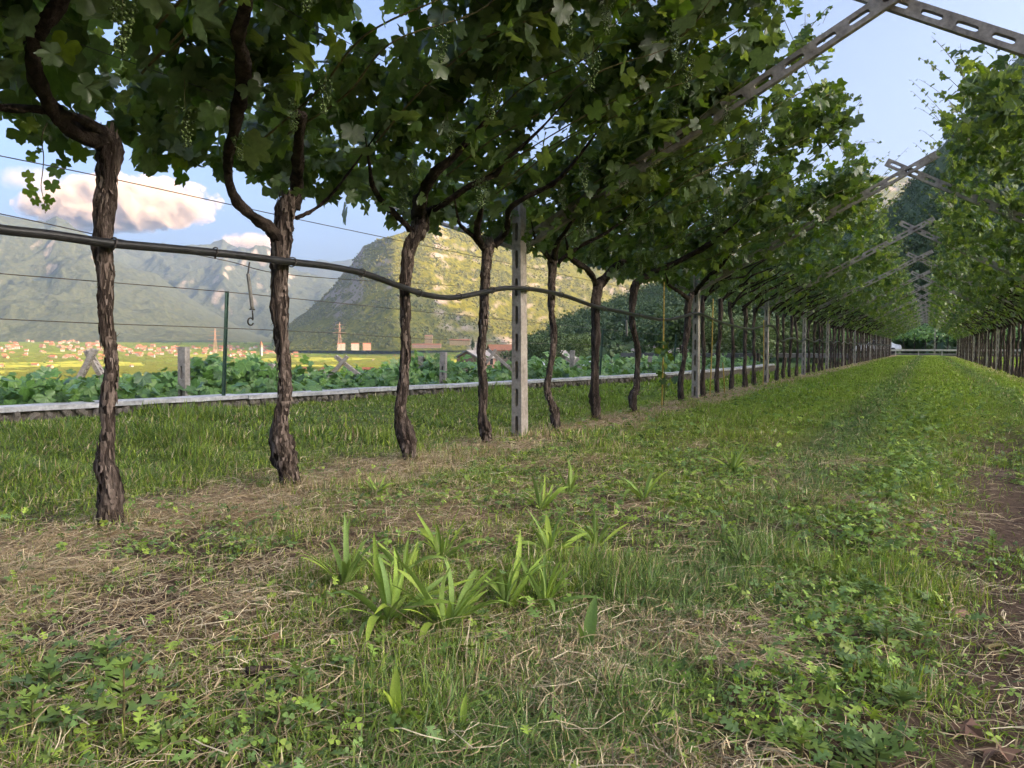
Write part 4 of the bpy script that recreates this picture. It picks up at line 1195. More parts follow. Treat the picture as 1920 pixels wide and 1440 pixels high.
WG = [(0.16, 0.26, 0.07), (0.20, 0.31, 0.06), (0.125, 0.21, 0.07), (0.27, 0.37, 0.065)]
V, F, C = cat([weed_batch(9000, 0.9, 2.6, TREF, 0.022, 0.045, WG, 0.12), weed_batch(42000, 2.6, 6, TREF, 0.026, 0.05, WG, 0.55), weed_batch(42000, 6, 15, TREF, 0.045, 0.06, WG, 0.45)])
tag(add('clover_cover', np_mesh('clover_cover', V, F, M_GRASS, False, col=C)), 'low clover growing in patches through the grass', 'clover', None, 'stuff')
V, F, C = cat([weed_batch(4200, 0.9, 2.6, LOBE, 0.036, 0.07, WG, 0.08), weed_batch(14000, 2.6, 6, LOBE, 0.040, 0.10, WG, 0.05), weed_batch(12000, 6, 12, LOBE, 0.06, 0.12, WG, 0.06)])
tag(add('weed_cover', np_mesh('weed_cover', V, F, M_GRASS, False, col=C)), 'leafy lobed weeds in a band beside the bare wheel track', 'weeds', None, 'stuff')

# ================================================================== SINGLE PLANTS IN THE GRASS
M_PLANTAIN = leaf_mat('plantain_leaf', [(0.23, 0.36, 0.05), (0.31, 0.42, 0.055), (0.17, 0.28, 0.07), (0.36, 0.46, 0.055)], (0.16, 0.25, 0.09), 0.3, 0.7)
M_MUG = leaf_mat('mugwort_leaf', [(0.20, 0.31, 0.06), (0.27, 0.37, 0.08), (0.15, 0.25, 0.06)], (0.2, 0.28, 0.1), 0.35, 0.5)
M_MUGD = leaf_mat('dark_weed_leaf', [(0.13, 0.22, 0.06), (0.18, 0.28, 0.065), (0.105, 0.18, 0.055)], (0.12, 0.18, 0.1), 0.3, 0.5)
M_DEAD = leaf_mat('dead_leaf', [(0.16, 0.08, 0.045), (0.22, 0.12, 0.07), (0.12, 0.06, 0.04)], (0.2, 0.13, 0.09), 0.1, 0.7)
def lance(curve, wmax, blunt=0.0):
    V, F = [], []
    n = 8
    ss = np.linspace(0, 1, n)
    ang = 0.0; p = np.array([0.0, 0.0])
    for k, s in enumerate(ss):
        w = wmax * (0.18 + 0.82 * math.sin(math.pi * min(1, s * 0.96 + 0.03)) ** 1.1) if s < 0.999 else wmax * (0.04 + blunt)
        V += [(-w, p[0], p[1] + w * 0.35), (0, p[0], p[1]), (w, p[0], p[1] + w * 0.35)]
        a = math.radians(curve) * s * s
        p = p + np.array([math.cos(a), -math.sin(a)]) / (n - 1)
    for k in range(n - 1):
        b = k * 3
        F += [(b, b + 1, b + 4), (b, b + 4, b + 3), (b + 1, b + 2, b + 5), (b + 1, b + 5, b + 4)]
    return np.array(V), np.array(F)
LANCE = [np_mesh('leaf', *lance(c, w, bl), M_PLANTAIN, True) for c, w, bl in ((55, 0.044, 0.004), (95, 0.052, 0.004), (30, 0.038, 0.004), (135, 0.062, 0.006), (20, 0.12, 0.03))]
def plantain(px, py, n, length, spread, lab, broad=False, seed=0):
    n = n if broad else int(n * 2.0)
    g = np.random.default_rng(seed + int(px))
    b = at_z(px, py, 0.0); b[2] = float(ground_z(b[0], b[1]))
    t = thing('plantain_plant', b, lab, 'plant', 'plantain plants in the foreground grass')
    for k in range(n):
        a = k * 2.4 + g.uniform(-.4, .4)
        el = math.radians(g.uniform(86 - spread * 1.15, 86))
        L = length * g.uniform(0.5, 1.1)
        add('leaf', LANCE[4] if broad else LANCE[int(g.choice([0, 1, 2, 2, 0, 3])) if el < 1.2 else int(g.choice([0, 2]))], t, (0.006 * math.cos(a), 0.006 * math.sin(a), 0.0), (el, g.uniform(-.5, .5), a), (L * g.uniform(0.8, 1.1), L, L))
    return t
plantain(728, 1178, 12, 0.25, 55, 'largest plantain tuft with a broad drooping leaf, centre of the foreground')
plantain(838, 1190, 12, 0.26, 42, 'tall narrow plantain tuft just right of the largest one')
plantain(646, 1112, 9, 0.22, 40, 'bright plantain tuft up and left of the largest one')
plantain(952, 1140, 8, 0.23, 32, 'upright thin plantain tuft between two wider tufts')
plantain(1022, 1140, 9, 0.18, 60, 'low spreading plantain tuft, right of the thin upright one')
plantain(1030, 1056, 9, 0.20, 45, 'plantain tuft behind the spreading one, with spiky leaves')
plantain(1120, 1030, 10, 0.18, 45, 'bushy bright plantain tuft farthest right of the cluster')
plantain(1068, 925, 8, 0.19, 45, 'plantain tuft standing alone behind the cluster')
plantain(1015, 962, 7, 0.18, 45, 'small plantain tuft behind and left of the bright bushy one')
plantain(1205, 940, 9, 0.20, 50, 'plantain tuft with pale leaves near the middle of the lane')
plantain(830, 1060, 9, 0.20, 40, 'plantain tuft behind the tall narrow one')
plantain(760, 1090, 8, 0.20, 40, 'plantain tuft behind the largest one')
plantain(706, 925, 6, 0.15, 45, 'small plantain tuft near the foot of the third vine')
plantain(1375, 885, 9, 0.20, 50, 'plantain tuft in the bright grass to the right of the lane middle')
plantain(1410, 800, 8, 0.22, 45, 'far plantain tuft in the bright grass of the lane')
plantain(1098, 1222, 2, 0.13, 12, 'single broad upright plantain leaf with a dry stalk', True)
plantain(742, 1372, 3, 0.12, 14, 'pair of cropped broad yellow-green leaves at the bottom edge', True)
plantain(862, 1385, 3, 0.08, 30, 'small rounded plantain leaves low at the bottom edge', True)
LOBE_ONE = [np_mesh('leaf', LOBE[0] * np.array([1, 1, q]), LOBE[1], mt, True) for q, mt in ((1, M_MUG), (2, M_MUG), (1, M_MUGD), (2, M_MUGD))]
def mugwort(px, py, n, size, hgt, lab, dark=False):
    g = np.random.default_rng(int(px * 3 + py))
    b = at_z(px, py, 0.0); b[2] = float(ground_z(b[0], b[1]))
    t = thing('lobed_weed', b, lab, 'plant', 'lobed weeds in the foreground')
    add('stem', np_mesh('stem', *tube(np.array([(0, 0, -0.01), (0.004, 0, hgt * 0.5), (0, 0.004, hgt)]), [0.003, 0.0025, 0.0015], 5), M_CANE), t)
    for k in range(n):
        a = k * 2.4 + g.uniform(-.3, .3); f = (k + 1) / n
        L = size * (1.15 - 0.55 * f) * g.uniform(0.85, 1.1)
        add('leaf', LOBE_ONE[(2 if dark else 0) + k % 2], t, (0, 0, hgt * (0.25 + 0.75 * f)), (math.radians(g.uniform(5, 40) + 35 * f), 0, a), L)
mugwort(232, 1395, 8, 0.085, 0.13, 'bright yellow-green lobed weed at the lower left')
mugwort(300, 1438, 7, 0.06, 0.05, 'small bright lobed weed at the bottom edge, below the yellow-green one')
mugwort(90, 1310, 9, 0.075, 0.06, 'dark lobed weed at the left edge of the foreground', True)
mugwort(200, 1270, 9, 0.075, 0.06, 'dark lobed weed above the yellow-green one', True)
mugwort(60, 1400, 8, 0.07, 0.07, 'green lobed weed in the bottom left corner')
mugwort(560, 1330, 6, 0.05, 0.07, 'little bright weed in bare earth beside the brown stick')
mugwort(520, 1380, 6, 0.05, 0.05, 'little pale weed in bare earth below the brown stick')
mugwort(1500, 1425, 12, 0.055, 0.05, 'bright lobed weed at the bottom edge beside the wheel track')
mugwort(1640, 1438, 12, 0.075, 0.05, 'large dark lobed weed at the bottom edge, right of the bright one', True)
mugwort(1690, 1330, 11, 0.06, 0.05, 'dark lobed weed in the band beside the bare track', True)
mugwort(1660, 1200, 11, 0.06, 0.06, 'tall dark lobed weed midway along the weed band', True)
mugwort(1720, 1190, 10, 0.055, 0.05, 'lobed weed at the bare edge of the weed band', True)
mugwort(1860, 1020, 9, 0.05, 0.08, 'lobed weed standing in the bare wheel track')
mugwort(1620, 1120, 10, 0.055, 0.06, 'lobed weed on the grass side of the weed band', True)
for k, (px, py, s, lab) in enumerate([(505, 1218, 0.05, 'red-brown dead leaf in the straw left of centre'), (265, 1268, 0.06, 'curled brown dead leaf behind the lower left weeds'), (1880, 1385, 0.08, 'dark red dead leaf in the wheel track corner'), (1805, 1350, 0.06, 'brown dead leaf on the bare wheel track'), (1790, 1130, 0.06, 'dead leaf at the weed band edge'), (1480, 955, 0.07, 'brown dead leaf in the dull grass of the lane')]):
    b = at_z(px, py, 0.0); b[2] = float(ground_z(b[0], b[1])) + 0.02
    tag(add('fallen_leaf', np_mesh('fallen_leaf', LEAF_MID[0] * np.array([1, 1, 2.5]), LEAF_MID[1], M_DEAD), None, b, (0.3, 0.2, k * 1.3), s), lab, 'dead leaf', 'dead leaves on the ground')
for k, (pts, r, lab) in enumerate([([(462, 1290), (500, 1283), (545, 1286)], 0.010, 'short dark stick lying in the straw'), ([(350, 1432), (400, 1425), (440, 1418)], 0.006, 'thin dark stick at the bottom edge'), ([(1750, 1315), (1800, 1330), (1810, 1370)], 0.003, 'bent pale hay stalk on the wheel track'), ([(1845, 1192), (1875, 1186), (1905, 1196)], 0.006, 'pale dry seed head on the wheel track'), ([(1030, 806), (1050, 808), (1075, 811)], 0.006, 'pale stick in the straw past the nearest post')]):
    P = np.array([at_z(a, b, 0.0) for a, b in pts]); P[:, 2] = ground_z(P[:, 0], P[:, 1]) + r + 0.006
    V, F = rough_tube(P, [r, r * 0.95, r * 0.6], 0.01, 8, 0.3, k)
    tag(add('fallen_stick', np_mesh('fallen_stick', V, F, M_ARM if k < 2 else M_CANE, True)), lab, 'stick', 'sticks and stalks on the ground')

# ================================================================== LOWER TERRACE BEYOND THE WALL
def cap_depth(px):
    yc = 768 - 0.0565 * px
    return F0 * (CAMZ - CAPZ) / (yc - VPY)
M_LEAF2 = leaf_mat('terrace_leaf', [(0.09, 0.20, 0.055), (0.14, 0.27, 0.065), (0.12, 0.23, 0.085), (0.19, 0.33, 0.065), (0.10, 0.21, 0.075)], (0.10, 0.16, 0.09), 0.35)
nlow = 0
YL = np.arange(-1.5, 24, 1.25)
for rowi, dx in enumerate((-1.0, -2.3)):
    for k, yq in enumerate(YL):
        g = np.random.default_rng(1500 + nlow)
        x = float(wall_x(yq)) + dx
        lab = ('low leafy vine of the terrace below, %s along the wall from the front' % ORD[k] if rowi == 0 and k < 14 else
               'low leafy vine of the second row below the wall, %s from the front' % ORD[k] if k < 14 else
               'low leafy vine far along the second row below the wall' if rowi == 1 else 'low leafy vine far along the wall')
        v = thing('terrace_vine', (x, yq, -1.75), lab, 'grapevine', 'vines of the lower terrace row %d' % (rowi + 1))
        add('trunk', TRUNKS[nlow % 7], v, None, None, (1, 1, 0.95))
        n = 560 if yq < 14 else 330
        hum = 0.12 * math.sin(yq * 1.7 + rowi * 2) + (0.10 if rowi else 0.0)
        pos = np.column_stack([g.normal(0, 0.42, n), g.uniform(-0.75, 0.75, n), 1.55 + 0.48 * g.random(n) ** 0.8 + hum * 1.1 - 0.02 * k * 0 + 0.10 * (g.random(n) < 0.08)])
        pos[:, 2] += 0.12 * (fbm(pos[:, 1] * 2 + yq * 2, pos[:, 0] * 2, 31) - 0.5) * 2
        pos[:, 0] = np.minimum(pos[:, 0], -dx - 0.32) if rowi == 0 else pos[:, 0]
        nrm = g.normal(0, 0.55, (n, 3)) + np.array([0.35, -0.2, 0.8])
        tip = g.standard_normal((n, 3)); tip[:, 2] -= 0.6; tip[:, 0] += 0.3
        V, F = scatter(*(LEAF_HI if yq < 9 else LEAF_MID), pos, frames(nrm, tip), g.normal(0.145, 0.03, n).clip(0.07, 0.21))
        c = add('crown', np_mesh('crown', V, F, M_LEAF2), v); c['kind'] = 'stuff'
        if rowi == 0 and k % 2 == 0:
            Ps = np.array([(0.1, 0.1, 1.9), (0.05, 0.16, 2.1), (0.1, 0.2, 2.25)])
            add('shoot', shoot_mesh(Ps, 6, 0.1, g), v)
        nlow += 1
LPOST = slotted(2.75, 0.10, 0.10, 0.235, 0.15, 0.03, 0.1, 0.0)
for px, py, dz, lab in [(338, 650, 0.9, 'weathered slotted post beyond the wall, left of the green steel stake'), (503, 682, 2.2, 'low grey post top behind the leaves before the second vine'), (824, 660, 1.0, 'slotted post beyond the wall, between the third and fourth vines'), (784, 668, 3.2, 'small post top beyond the wall, just right of the third vine'), (1066, 657, 1.2, 'post beyond the wall with a pale brace, past the nearest concrete post'), (1212, 668, 1.4, 'post beyond the wall beside the S-curved vine'), (1340, 688, 1.0, 'small post beyond the wall past the second concrete post')]:
    z = cap_depth(px) + dz
    p = at_depth(px, py, z)
    tag(add('terrace_post', LPOST, None, (p[0], p[1], p[2] - 2.75), (0.02, 0.03, 0.3)), lab, 'post', 'posts of the lower terrace')
LBEAM = slotted(1.9, 0.09, 0.05, 0.235, 0.13, 0.03, 0.0, 0.1)
def cross(p0, p1, q0, q1, dz, lab):
    z = cap_depth((p0[0] + q1[0]) / 2) + dz
    t = thing('crossed_beams', at_depth(p1[0], p1[1], z), lab, 'trellis beams', 'crossed beams of the lower terrace')
    o = np.array(t.location)
    for a, b, e in ((p0, p1, 0.0), (q0, q1, 0.07)):
        A = at_depth(a[0], a[1], z + e); B = at_depth(b[0], b[1], z + e)
        d = Vector(B - A); L = d.length
        bo = add('beam', LBEAM, t)
        q = d.to_track_quat('Z', 'Y')
        bo.rotation_mode = 'QUATERNION'; bo.rotation_quaternion = q
        bo.location = Vector(A - o); bo.scale = (1, 1, L / 1.9)
cross((140, 728), (178, 655), (205, 728), (164, 657), 1.6, 'leaf-grown crossed beams beyond the wall, by the nearest vine')
cross((600, 728), (651, 668), (704, 728), (629, 668), 1.6, 'crossed grey beams beyond the wall, between the second and third vines')
cross((880, 725), (930, 655), (985, 715), (915, 655), 2.0, 'crossed pale beams beyond the wall, just before the nearest post')
cross((1150, 730), (1060, 672), (1020, 730), (1085, 672), 1.6, 'pale crossed braces beyond the wall, past the nearest concrete post')
def steel(px, y0, y1, lean, lab):
    z = cap_depth(px) - 0.02 + 0.18
    b = at_depth(px - lean, y1 + 6, z); t = at_depth(px, y0, z)
    tt_ = thing('steel_stake', b, lab, 'stake', 'green steel stakes on the wall')
    L = np.linalg.norm(t - b)
    V, F, _ = merge([(*box(-0.02, 0.02, -0.003, 0.003, 0, L), 0), (*box(-0.003, 0.003, 0.003, 0.03, 0, L - 0.002), 0)])
    s = add('profile', np_mesh('profile', V, F, M_GSTEEL), tt_)
    s.rotation_mode = 'QUATERNION'; s.rotation_quaternion = Vector(t - b).to_track_quat('Z', 'Y')
steel(427, 546, 746, 7, 'green steel stake rising from the wall left of the second vine')
steel(1131, 617, 697, 6, 'green steel stake on the wall beside the stout vine')
steel(1268, 628, 695, 6, 'green steel stake on the wall before the second concrete post')

# rows of the valley vineyards, too many to count
V, F, n = [], [], 0
rd = random.Random(21)
NPX = 0
for px_ in np.arange(-60, 940, 26):
    for zc in np.geomspace(620, 2500, 46):
        zc = zc * rd.uniform(0.985, 1.015)
        c = CAM + FH * zc + RT * ((px_ + rd.uniform(-8, 8) - 960) / F0 * zc)
        if vnoise(c[0] / 130, c[1] / 130, 55) < 0.25:
            continue
        sgn = 0.35 if vnoise(c[0] / 260, c[1] / 260, 56) < 0.5 else -0.25
        d = RT * math.cos(sgn) + FH * math.sin(sgn)
        L = 26 / F0 * zc * 0.47; nrm = np.array([-d[1], d[0], 0]) * 1.1
        for a in (-1, 0):
            p0, p1 = c + d * L * a, c + d * L * (a + 1)
            p0[2] = terrain_z(p0[0], p0[1]) - 0.2; p1[2] = terrain_z(p1[0], p1[1]) - 0.2
            h = np.array([0, 0, rd.uniform(1.9, 2.7)])
            V += [p0 - nrm, p1 - nrm, p1 - nrm * 0.7 + h, p0 - nrm * 0.7 + h, p1 + nrm * 0.7 + h, p0 + nrm * 0.7 + h, p1 + nrm, p0 + nrm]
            F += [(n, n + 1, n + 2, n + 3), (n + 3, n + 2, n + 4, n + 5), (n + 5, n + 4, n + 6, n + 7)]; n += 8
M_ROWS = plain('valley_vines', (0.14, 0.165, 0.03), (0.20, 0.21, 0.04), 0.02, 0.95, 0, c3=(0.165, 0.19, 0.034))
tag(add('valley_vineyard', np_mesh('valley_vineyard', np.array(V), np.array(F), M_ROWS)), 'sunlit yellow-green vine rows across the valley floor', 'vineyard', None, 'stuff')

# ================================================================== HOUSES AND TOWN
M_WALLS = [plain('house_wall_%s' % n, a, b, 0.3, 0.9, 0) for n, a, b in (('cream', (0.20, 0.16, 0.12), (0.24, 0.2, 0.15)), ('white', (0.28, 0.26, 0.24), (0.33, 0.31, 0.28)), ('ochre', (0.28, 0.19, 0.10), (0.31, 0.22, 0.12)), ('pink', (0.30, 0.17, 0.13), (0.34, 0.21, 0.16)))]
M_ROOFS = [plain('roof_%s' % n, a, b, 0.6, 0.9, 0) for n, a, b in (('red', (0.26, 0.09, 0.045), (0.32, 0.13, 0.07)), ('brown', (0.26, 0.12, 0.07), (0.34, 0.16, 0.10)), ('grey', (0.24, 0.22, 0.21), (0.34, 0.31, 0.29)))]
M_GLASS = plain('dark_window', (0.02, 0.025, 0.03), (0.04, 0.045, 0.05), 1, 0.2, 0, spec=0.6)
def gable(w, d, h, rh, ov=0.5):
    """walls with gable ends, overhanging roof slabs; ridge along X"""
    Vw = np.array([(-w, -d, -3), (w, -d, -3), (w, d, -3), (-w, d, -3), (-w, -d, h), (w, -d, h), (w, d, h), (-w, d, h), (-w, 0, h + rh), (w, 0, h + rh)], float)
    Fw = [(0, 1, 5, 4), (2, 3, 7, 6), (1, 2, 6, 5), (3, 0, 4, 7), (5, 6, 9), (7, 4, 8)]
    e = ov; k = rh / d; t = 0.35
    a, b = w + e, d + e
    z0 = h - e * k
    Vr = np.array([(-a, -b, z0), (a, -b, z0), (a, 0, h + rh), (-a, 0, h + rh), (a, b, z0), (-a, b, z0)], float) + [0, 0, 0.05]
    Vr = np.vstack([Vr, Vr + [0, 0, t]])
    Fr = [(0, 3, 2, 1), (3, 5, 4, 2), (6, 7, 8, 9), (9, 8, 10, 11), (0, 1, 7, 6), (5, 11, 10, 4), (0, 6, 9, 3), (3, 9, 11, 5), (1, 2, 8, 7), (2, 4, 10, 8)]
    return (Vw, Fw), (Vr, Fr)
def windows(w, d, h):
    V, F = [], []
    nfl = max(1, int(h / 3.0)); nw = max(2, int(w * 2 / 3.2))
    for fl in range(nfl):
        for c in range(nw):
            x = -w + (c + 0.5) * 2 * w / nw; z = 1.0 + fl * 3.0
            for s in (-1, 1):
                y = s * (d + 0.03); k = len(V)
                V += [(x - 0.55, y, z), (x + 0.55, y, z), (x + 0.55, y, z + 1.4), (x - 0.55, y, z + 1.4)]
                F.append((k, k + 1, k + 2, k + 3) if s < 0 else (k + 3, k + 2, k + 1, k))
    return V, F
HOUSES = []
for k in range(10):
    g = random.Random(k * 3 + 1)
    w, d, h = g.uniform(5, 9), g.uniform(4, 6), g.choice([5.5, 6.5, 8.5, 9.5])
    (Vw, Fw), (Vr, Fr) = gable(w, d, h * 0.75, d * 0.75)
    Vn, Fn = windows(w, d, h)
    V = list(Vw) + list(Vr) + list(Vn)
    F = [tuple(f) for f in Fw] + [tuple(i + len(Vw) for i in f) for f in Fr] + [tuple(i + len(Vw) + len(Vr) for i in f) for f in Fn]
    HOUSES.append(py_mesh('house', V, F, [M_WALLS[(0, 1, 0, 2, 1, 3, 0, 1, 0, 1)[k]], M_ROOFS[(0, 0, 1, 0, 0, 1, 0, 0, 1, 0)[k]], M_GLASS], False, [0] * len(Fw) + [1] * len(Fr) + [2] * len(Fn)))
hr = random.Random(5)
town = []
def town_house(px, py, sc, lab, grp):
    p = ground_hit(px, py, 300)
    if p is None:
        return
    zt = float(terrain_z(p[0], p[1]))
    for q in town:
        if abs(q[0] - p[0]) + abs(q[1] - p[1]) < 14 * sc:
            return
    town.append(p)
    tag(add('house', HOUSES[hr.randrange(10)], None, (p[0], p[1], zt - 0.3), (0, 0, hr.choice([0.3, 1.87, 0.6, 2.2, 0.9]) + hr.uniform(-.15, .15)), sc), lab, 'house', grp)
def region(px, py):
    where = ('left of the nearest vine' if px < 200 else 'right of the nearest vine' if px < 400 else 'left of the second vine' if px < 520 else 'right of the second vine')
    how = 'on the higher ground' if py < 655 else 'at the near edge of town' if py > 672 else 'in the middle of town'
    return 'small red-roofed house %s, %s' % (how, where), 'town houses %s %s' % (how, where)
n = 0
while n < 298:
    px = hr.uniform(-20, 565) if hr.random() < 0.8 else hr.uniform(560, 700)
    py = 650 + abs(hr.gauss(0, 1)) * 13
    if px > 560:
        py = 648 + abs(hr.gauss(0, 1)) * 5
    elif px < 200:
        py = 640 + abs(hr.gauss(0, 1)) * 22
    if py > 692 or (px > 300 and py > 676):
        continue
    town_house(px, py, hr.uniform(0.65, 1.0) * (0.85 if py > 672 else 1.45 if py < 657 else 1.1), *region(px, py))
    n += 1
for px, py, lab in [(462, 690, 'white farmhouse in the fields just left of the second vine'), (575, 695, 'red-roofed farmhouse right of the second vine'), (605, 701, 'low red roof left of the crossed grey beams'), (690, 703, 'orange-roofed farmhouse right of the crossed grey beams'), (740, 668, 'white-walled farmhouse left of the third vine'), (700, 676, 'long red barn roof in the yellow field'), (620, 657, 'small house at the field edge below the red pylon')]:
    town_house(px, py, 0.6, lab, 'farmhouses in the fields')
def block(px, py, w, h, dist, wall_m, roof_m, lab, name='apartment_block', rz=0.0, d=None, rh=2.5):
    """a larger building: walls, roof and windows as parts; px/py is the middle of its foot"""
    p = at_depth(px, py, dist)
    t = thing(name, p, lab, 'building')
    t.rotation_euler = (0, 0, YAW + rz)
    d = d or w * 0.6
    (Vw, Fw), (Vr, Fr) = gable(w, d, h, rh)
    add('wall', py_mesh('wall', Vw, Fw, wall_m), t)
    add('roof', py_mesh('roof', Vr, Fr, roof_m), t)
    nfl = max(1, int(h / 3.0)); nw = max(2, int(w * 2 / 4))
    wm = py_mesh('window', [(-0.6, 0, 0), (0.6, 0, 0), (0.6, 0, 1.5), (-0.6, 0, 1.5)], [(0, 1, 2, 3)], M_GLASS)
    for fl in range(nfl):
        for c in range(nw):
            add('window', wm, t, (-w + (c + 0.5) * 2 * w / nw, -d - 0.04, 0.9 + fl * 3.0))
    return t
def on_ground_depth(px, py):
    p = ground_hit(px, py, 100)
    return float((p - CAM) @ FW) if p is not None else 2500.0
for px, lab in ((640, 'white apartment block below the red pylon'), (666, 'white apartment block, middle of three at the cliff foot'), (688, 'pinkish apartment block, rightmost of three at the cliff foot')):
    block(px, 655, 12, 17, 2300, M_WALLS[1 if px < 680 else 3], M_ROOFS[0], lab, rz=0.2)
block(800, 651, 48, 8, 2500, M_WALLS[3], M_ROOFS[0], 'long low pinkish building at the foot of the cliff mountain', 'long_building', rh=4, d=12)
block(804, 645, 13, 26, 2520, M_WALLS[2], M_ROOFS[1], 'tall ochre block rising behind the long low building', rh=4)
block(862, 646, 34, 14, 2550, M_WALLS[2], M_ROOFS[0], 'ochre building between the third and fourth vines below the slope', 'long_building', rh=4, d=10)
block(893, 690, 3.4, 2.6, 190, M_WALLS[3], M_ROOFS[2], 'pink-walled house with a grey roof behind the fourth vine', 'farmhouse', 0.9, 3.6, 1.6)
block(942, 676, 6, 4.5, 330, M_WALLS[0], M_ROOFS[1], 'brown-roofed house just left of the nearest concrete post', 'farmhouse', 0.2, 5, 2.2)
block(1110, 701, 17, 2.0, 215, M_WALLS[1], plain('pale_roof', (0.5, 0.52, 0.54), (0.6, 0.61, 0.63), 0.4, 0.8, 0), 'long pale roof among the trees past the nearest concrete post', 'greenhouse', 0.1, 6, 1.3)
block(1052, 693, 3.5, 3.0, 200, M_WALLS[1], M_ROOFS[2], 'small white gabled shed past the nearest concrete post', 'shed', 1.2, 3, 1.8)
# church tower
p = ground_hit(490, 668, 300)
if p is None: p = at_depth(490, 660, 2600)
ch = thing('church_tower', (p[0], p[1], terrain_z(p[0], p[1])), 'pale pointed church tower in the town, left of the second vine', 'tower')
add('tower_shaft', np_mesh('tower_shaft', *box(-3.5, 3.5, -3.5, 3.5, -2, 30), M_WALLS[1]), ch)
add('belfry', np_mesh('belfry', *box(-3.9, 3.9, -3.9, 3.9, 30.02, 37), M_WALLS[0]), ch)
add('spire', py_mesh('spire', [(-4.2, -4.2, 37.03), (4.2, -4.2, 37.03), (4.2, 4.2, 37.03), (-4.2, 4.2, 37.03), (0, 0, 52)], [(0, 1, 4), (1, 2, 4), (2, 3, 4), (3, 0, 4), (3, 2, 1, 0)], M_ROOFS[0]), ch)
# pylons
M_PYL = plain('pylon_steel', (0.26, 0.16, 0.13), (0.32, 0.2, 0.16), 0.3, 0.7, 0)
def pylon(px, py0, py1, dist, lab):
    b = at_depth(px, py1, dist); H = (py1 - py0) * dist / F0
    t = thing('power_pylon', b, lab, 'pylon', 'power pylons in the valley')
    t.rotation_euler = (0, 0, YAW)
    parts = []
    w = H * 0.075; r = H * 0.006
    for sx in (-1, 1):
        for sy in (-1, 1):
            parts.append((*tube(np.array([(sx * w, sy * w, 0), (sx * w * 0.35, sy * w * 0.35, H * 0.6), (sx * 0.2, sy * 0.2, H)]), r, 4, cap=False), 0))
    for k in range(7):
        z0, z1 = H * k / 8, H * (k + 1) / 8
        f0, f1 = w * (1 - z0 / H) + .2, w * (1 - z1 / H) + .2
        for sy in (-1, 1):
            parts.append((*tube(np.array([(-f0, sy * f0, z0), (0, sy * (f0 + f1) / 2, (z0 + z1) / 2), (f1, sy * f1, z1)]), r * 0.7, 4, cap=False), 0))
    V, F, _ = merge(parts)
    add('lattice', np_mesh('lattice', V, F, M_PYL), t)
    for q, aw in ((0.62, 0.24), (0.76, 0.20), (0.9, 0.15)):
        add('crossarm', np_mesh('crossarm', *tube(np.array([(-H * aw, 0, H * q), (0, 0, H * q + 0.5), (H * aw, 0, H * q)]), r, 4), M_PYL), t)
pylon(637, 604, 656, 1900, 'red lattice power pylon at the foot of the cliff mountain')
pylon(404, 616, 672, 1700, 'thin lattice power pylon just left of the green steel stake')

# ================================================================== TREES
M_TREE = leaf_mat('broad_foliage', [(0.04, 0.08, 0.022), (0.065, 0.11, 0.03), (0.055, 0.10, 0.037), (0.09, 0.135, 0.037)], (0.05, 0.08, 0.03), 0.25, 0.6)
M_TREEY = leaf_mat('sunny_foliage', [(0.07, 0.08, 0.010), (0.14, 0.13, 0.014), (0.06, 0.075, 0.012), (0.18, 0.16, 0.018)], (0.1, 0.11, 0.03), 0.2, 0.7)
M_TRUNK = plain('tree_bark', (0.05, 0.04, 0.03), (0.1, 0.08, 0.06), 3, 0.95, 0.01)
def crown_template(seed, lumps=7, leaves=260, s0=0.14, s1=0.30):
    """a tree crown of unit radius: loose leaf clumps on an uneven body"""
    g = np.random.default_rng(seed)
    P, N = [], []
    for k in range(lumps):
        c = g.normal(0, 0.42, 3) * np.array([1, 1, 0.75]); r = g.uniform(0.35, 0.55)
        d = g.standard_normal((leaves // lumps, 3)); d /= np.linalg.norm(d, axis=1)[:, None]
        P.append(c + d * r * g.uniform(0.75, 1.1, (len(d), 1))); N.append(d)
    P = np.concatenate(P); N = np.concatenate(N)
    tri = np.array([(-0.5, -0.3, 0), (0.5, -0.35, 0), (0.1, 0.6, 0.12), (-0.55, 0.4, -0.1)])
    V, F = scatter(tri, np.array([(0, 1, 2), (0, 2, 3)]), P, frames(N + g.normal(0, 0.45, N.shape), g.standard_normal(P.shape)), g.uniform(s0, s1, len(P)))
    return V, F
CT = [crown_template(k) for k in range(5)]
CT_HI = [crown_template(40 + k, 12, 2200, 0.05, 0.12) for k in range(5)]
CT_LO = [crown_template(20 + k, 5, 45) for k in range(4)]
def hill_point(a, s):
    ia = np.interp(a, ha, np.arange(len(ha))); js = np.interp(s, hs, np.arange(len(hs)))
    i0, j0 = int(min(ia, len(ha) - 2)), int(min(js, len(hs) - 2))
    fa, fs = ia - i0, js - j0
    def bl(Q):
        return (Q[i0, j0] * (1 - fa) + Q[i0 + 1, j0] * fa) * (1 - fs) + (Q[i0, j0 + 1] * (1 - fa) + Q[i0 + 1, j0 + 1] * fa) * fs
    return np.array([bl(HX), bl(HY), bl(HZ)])
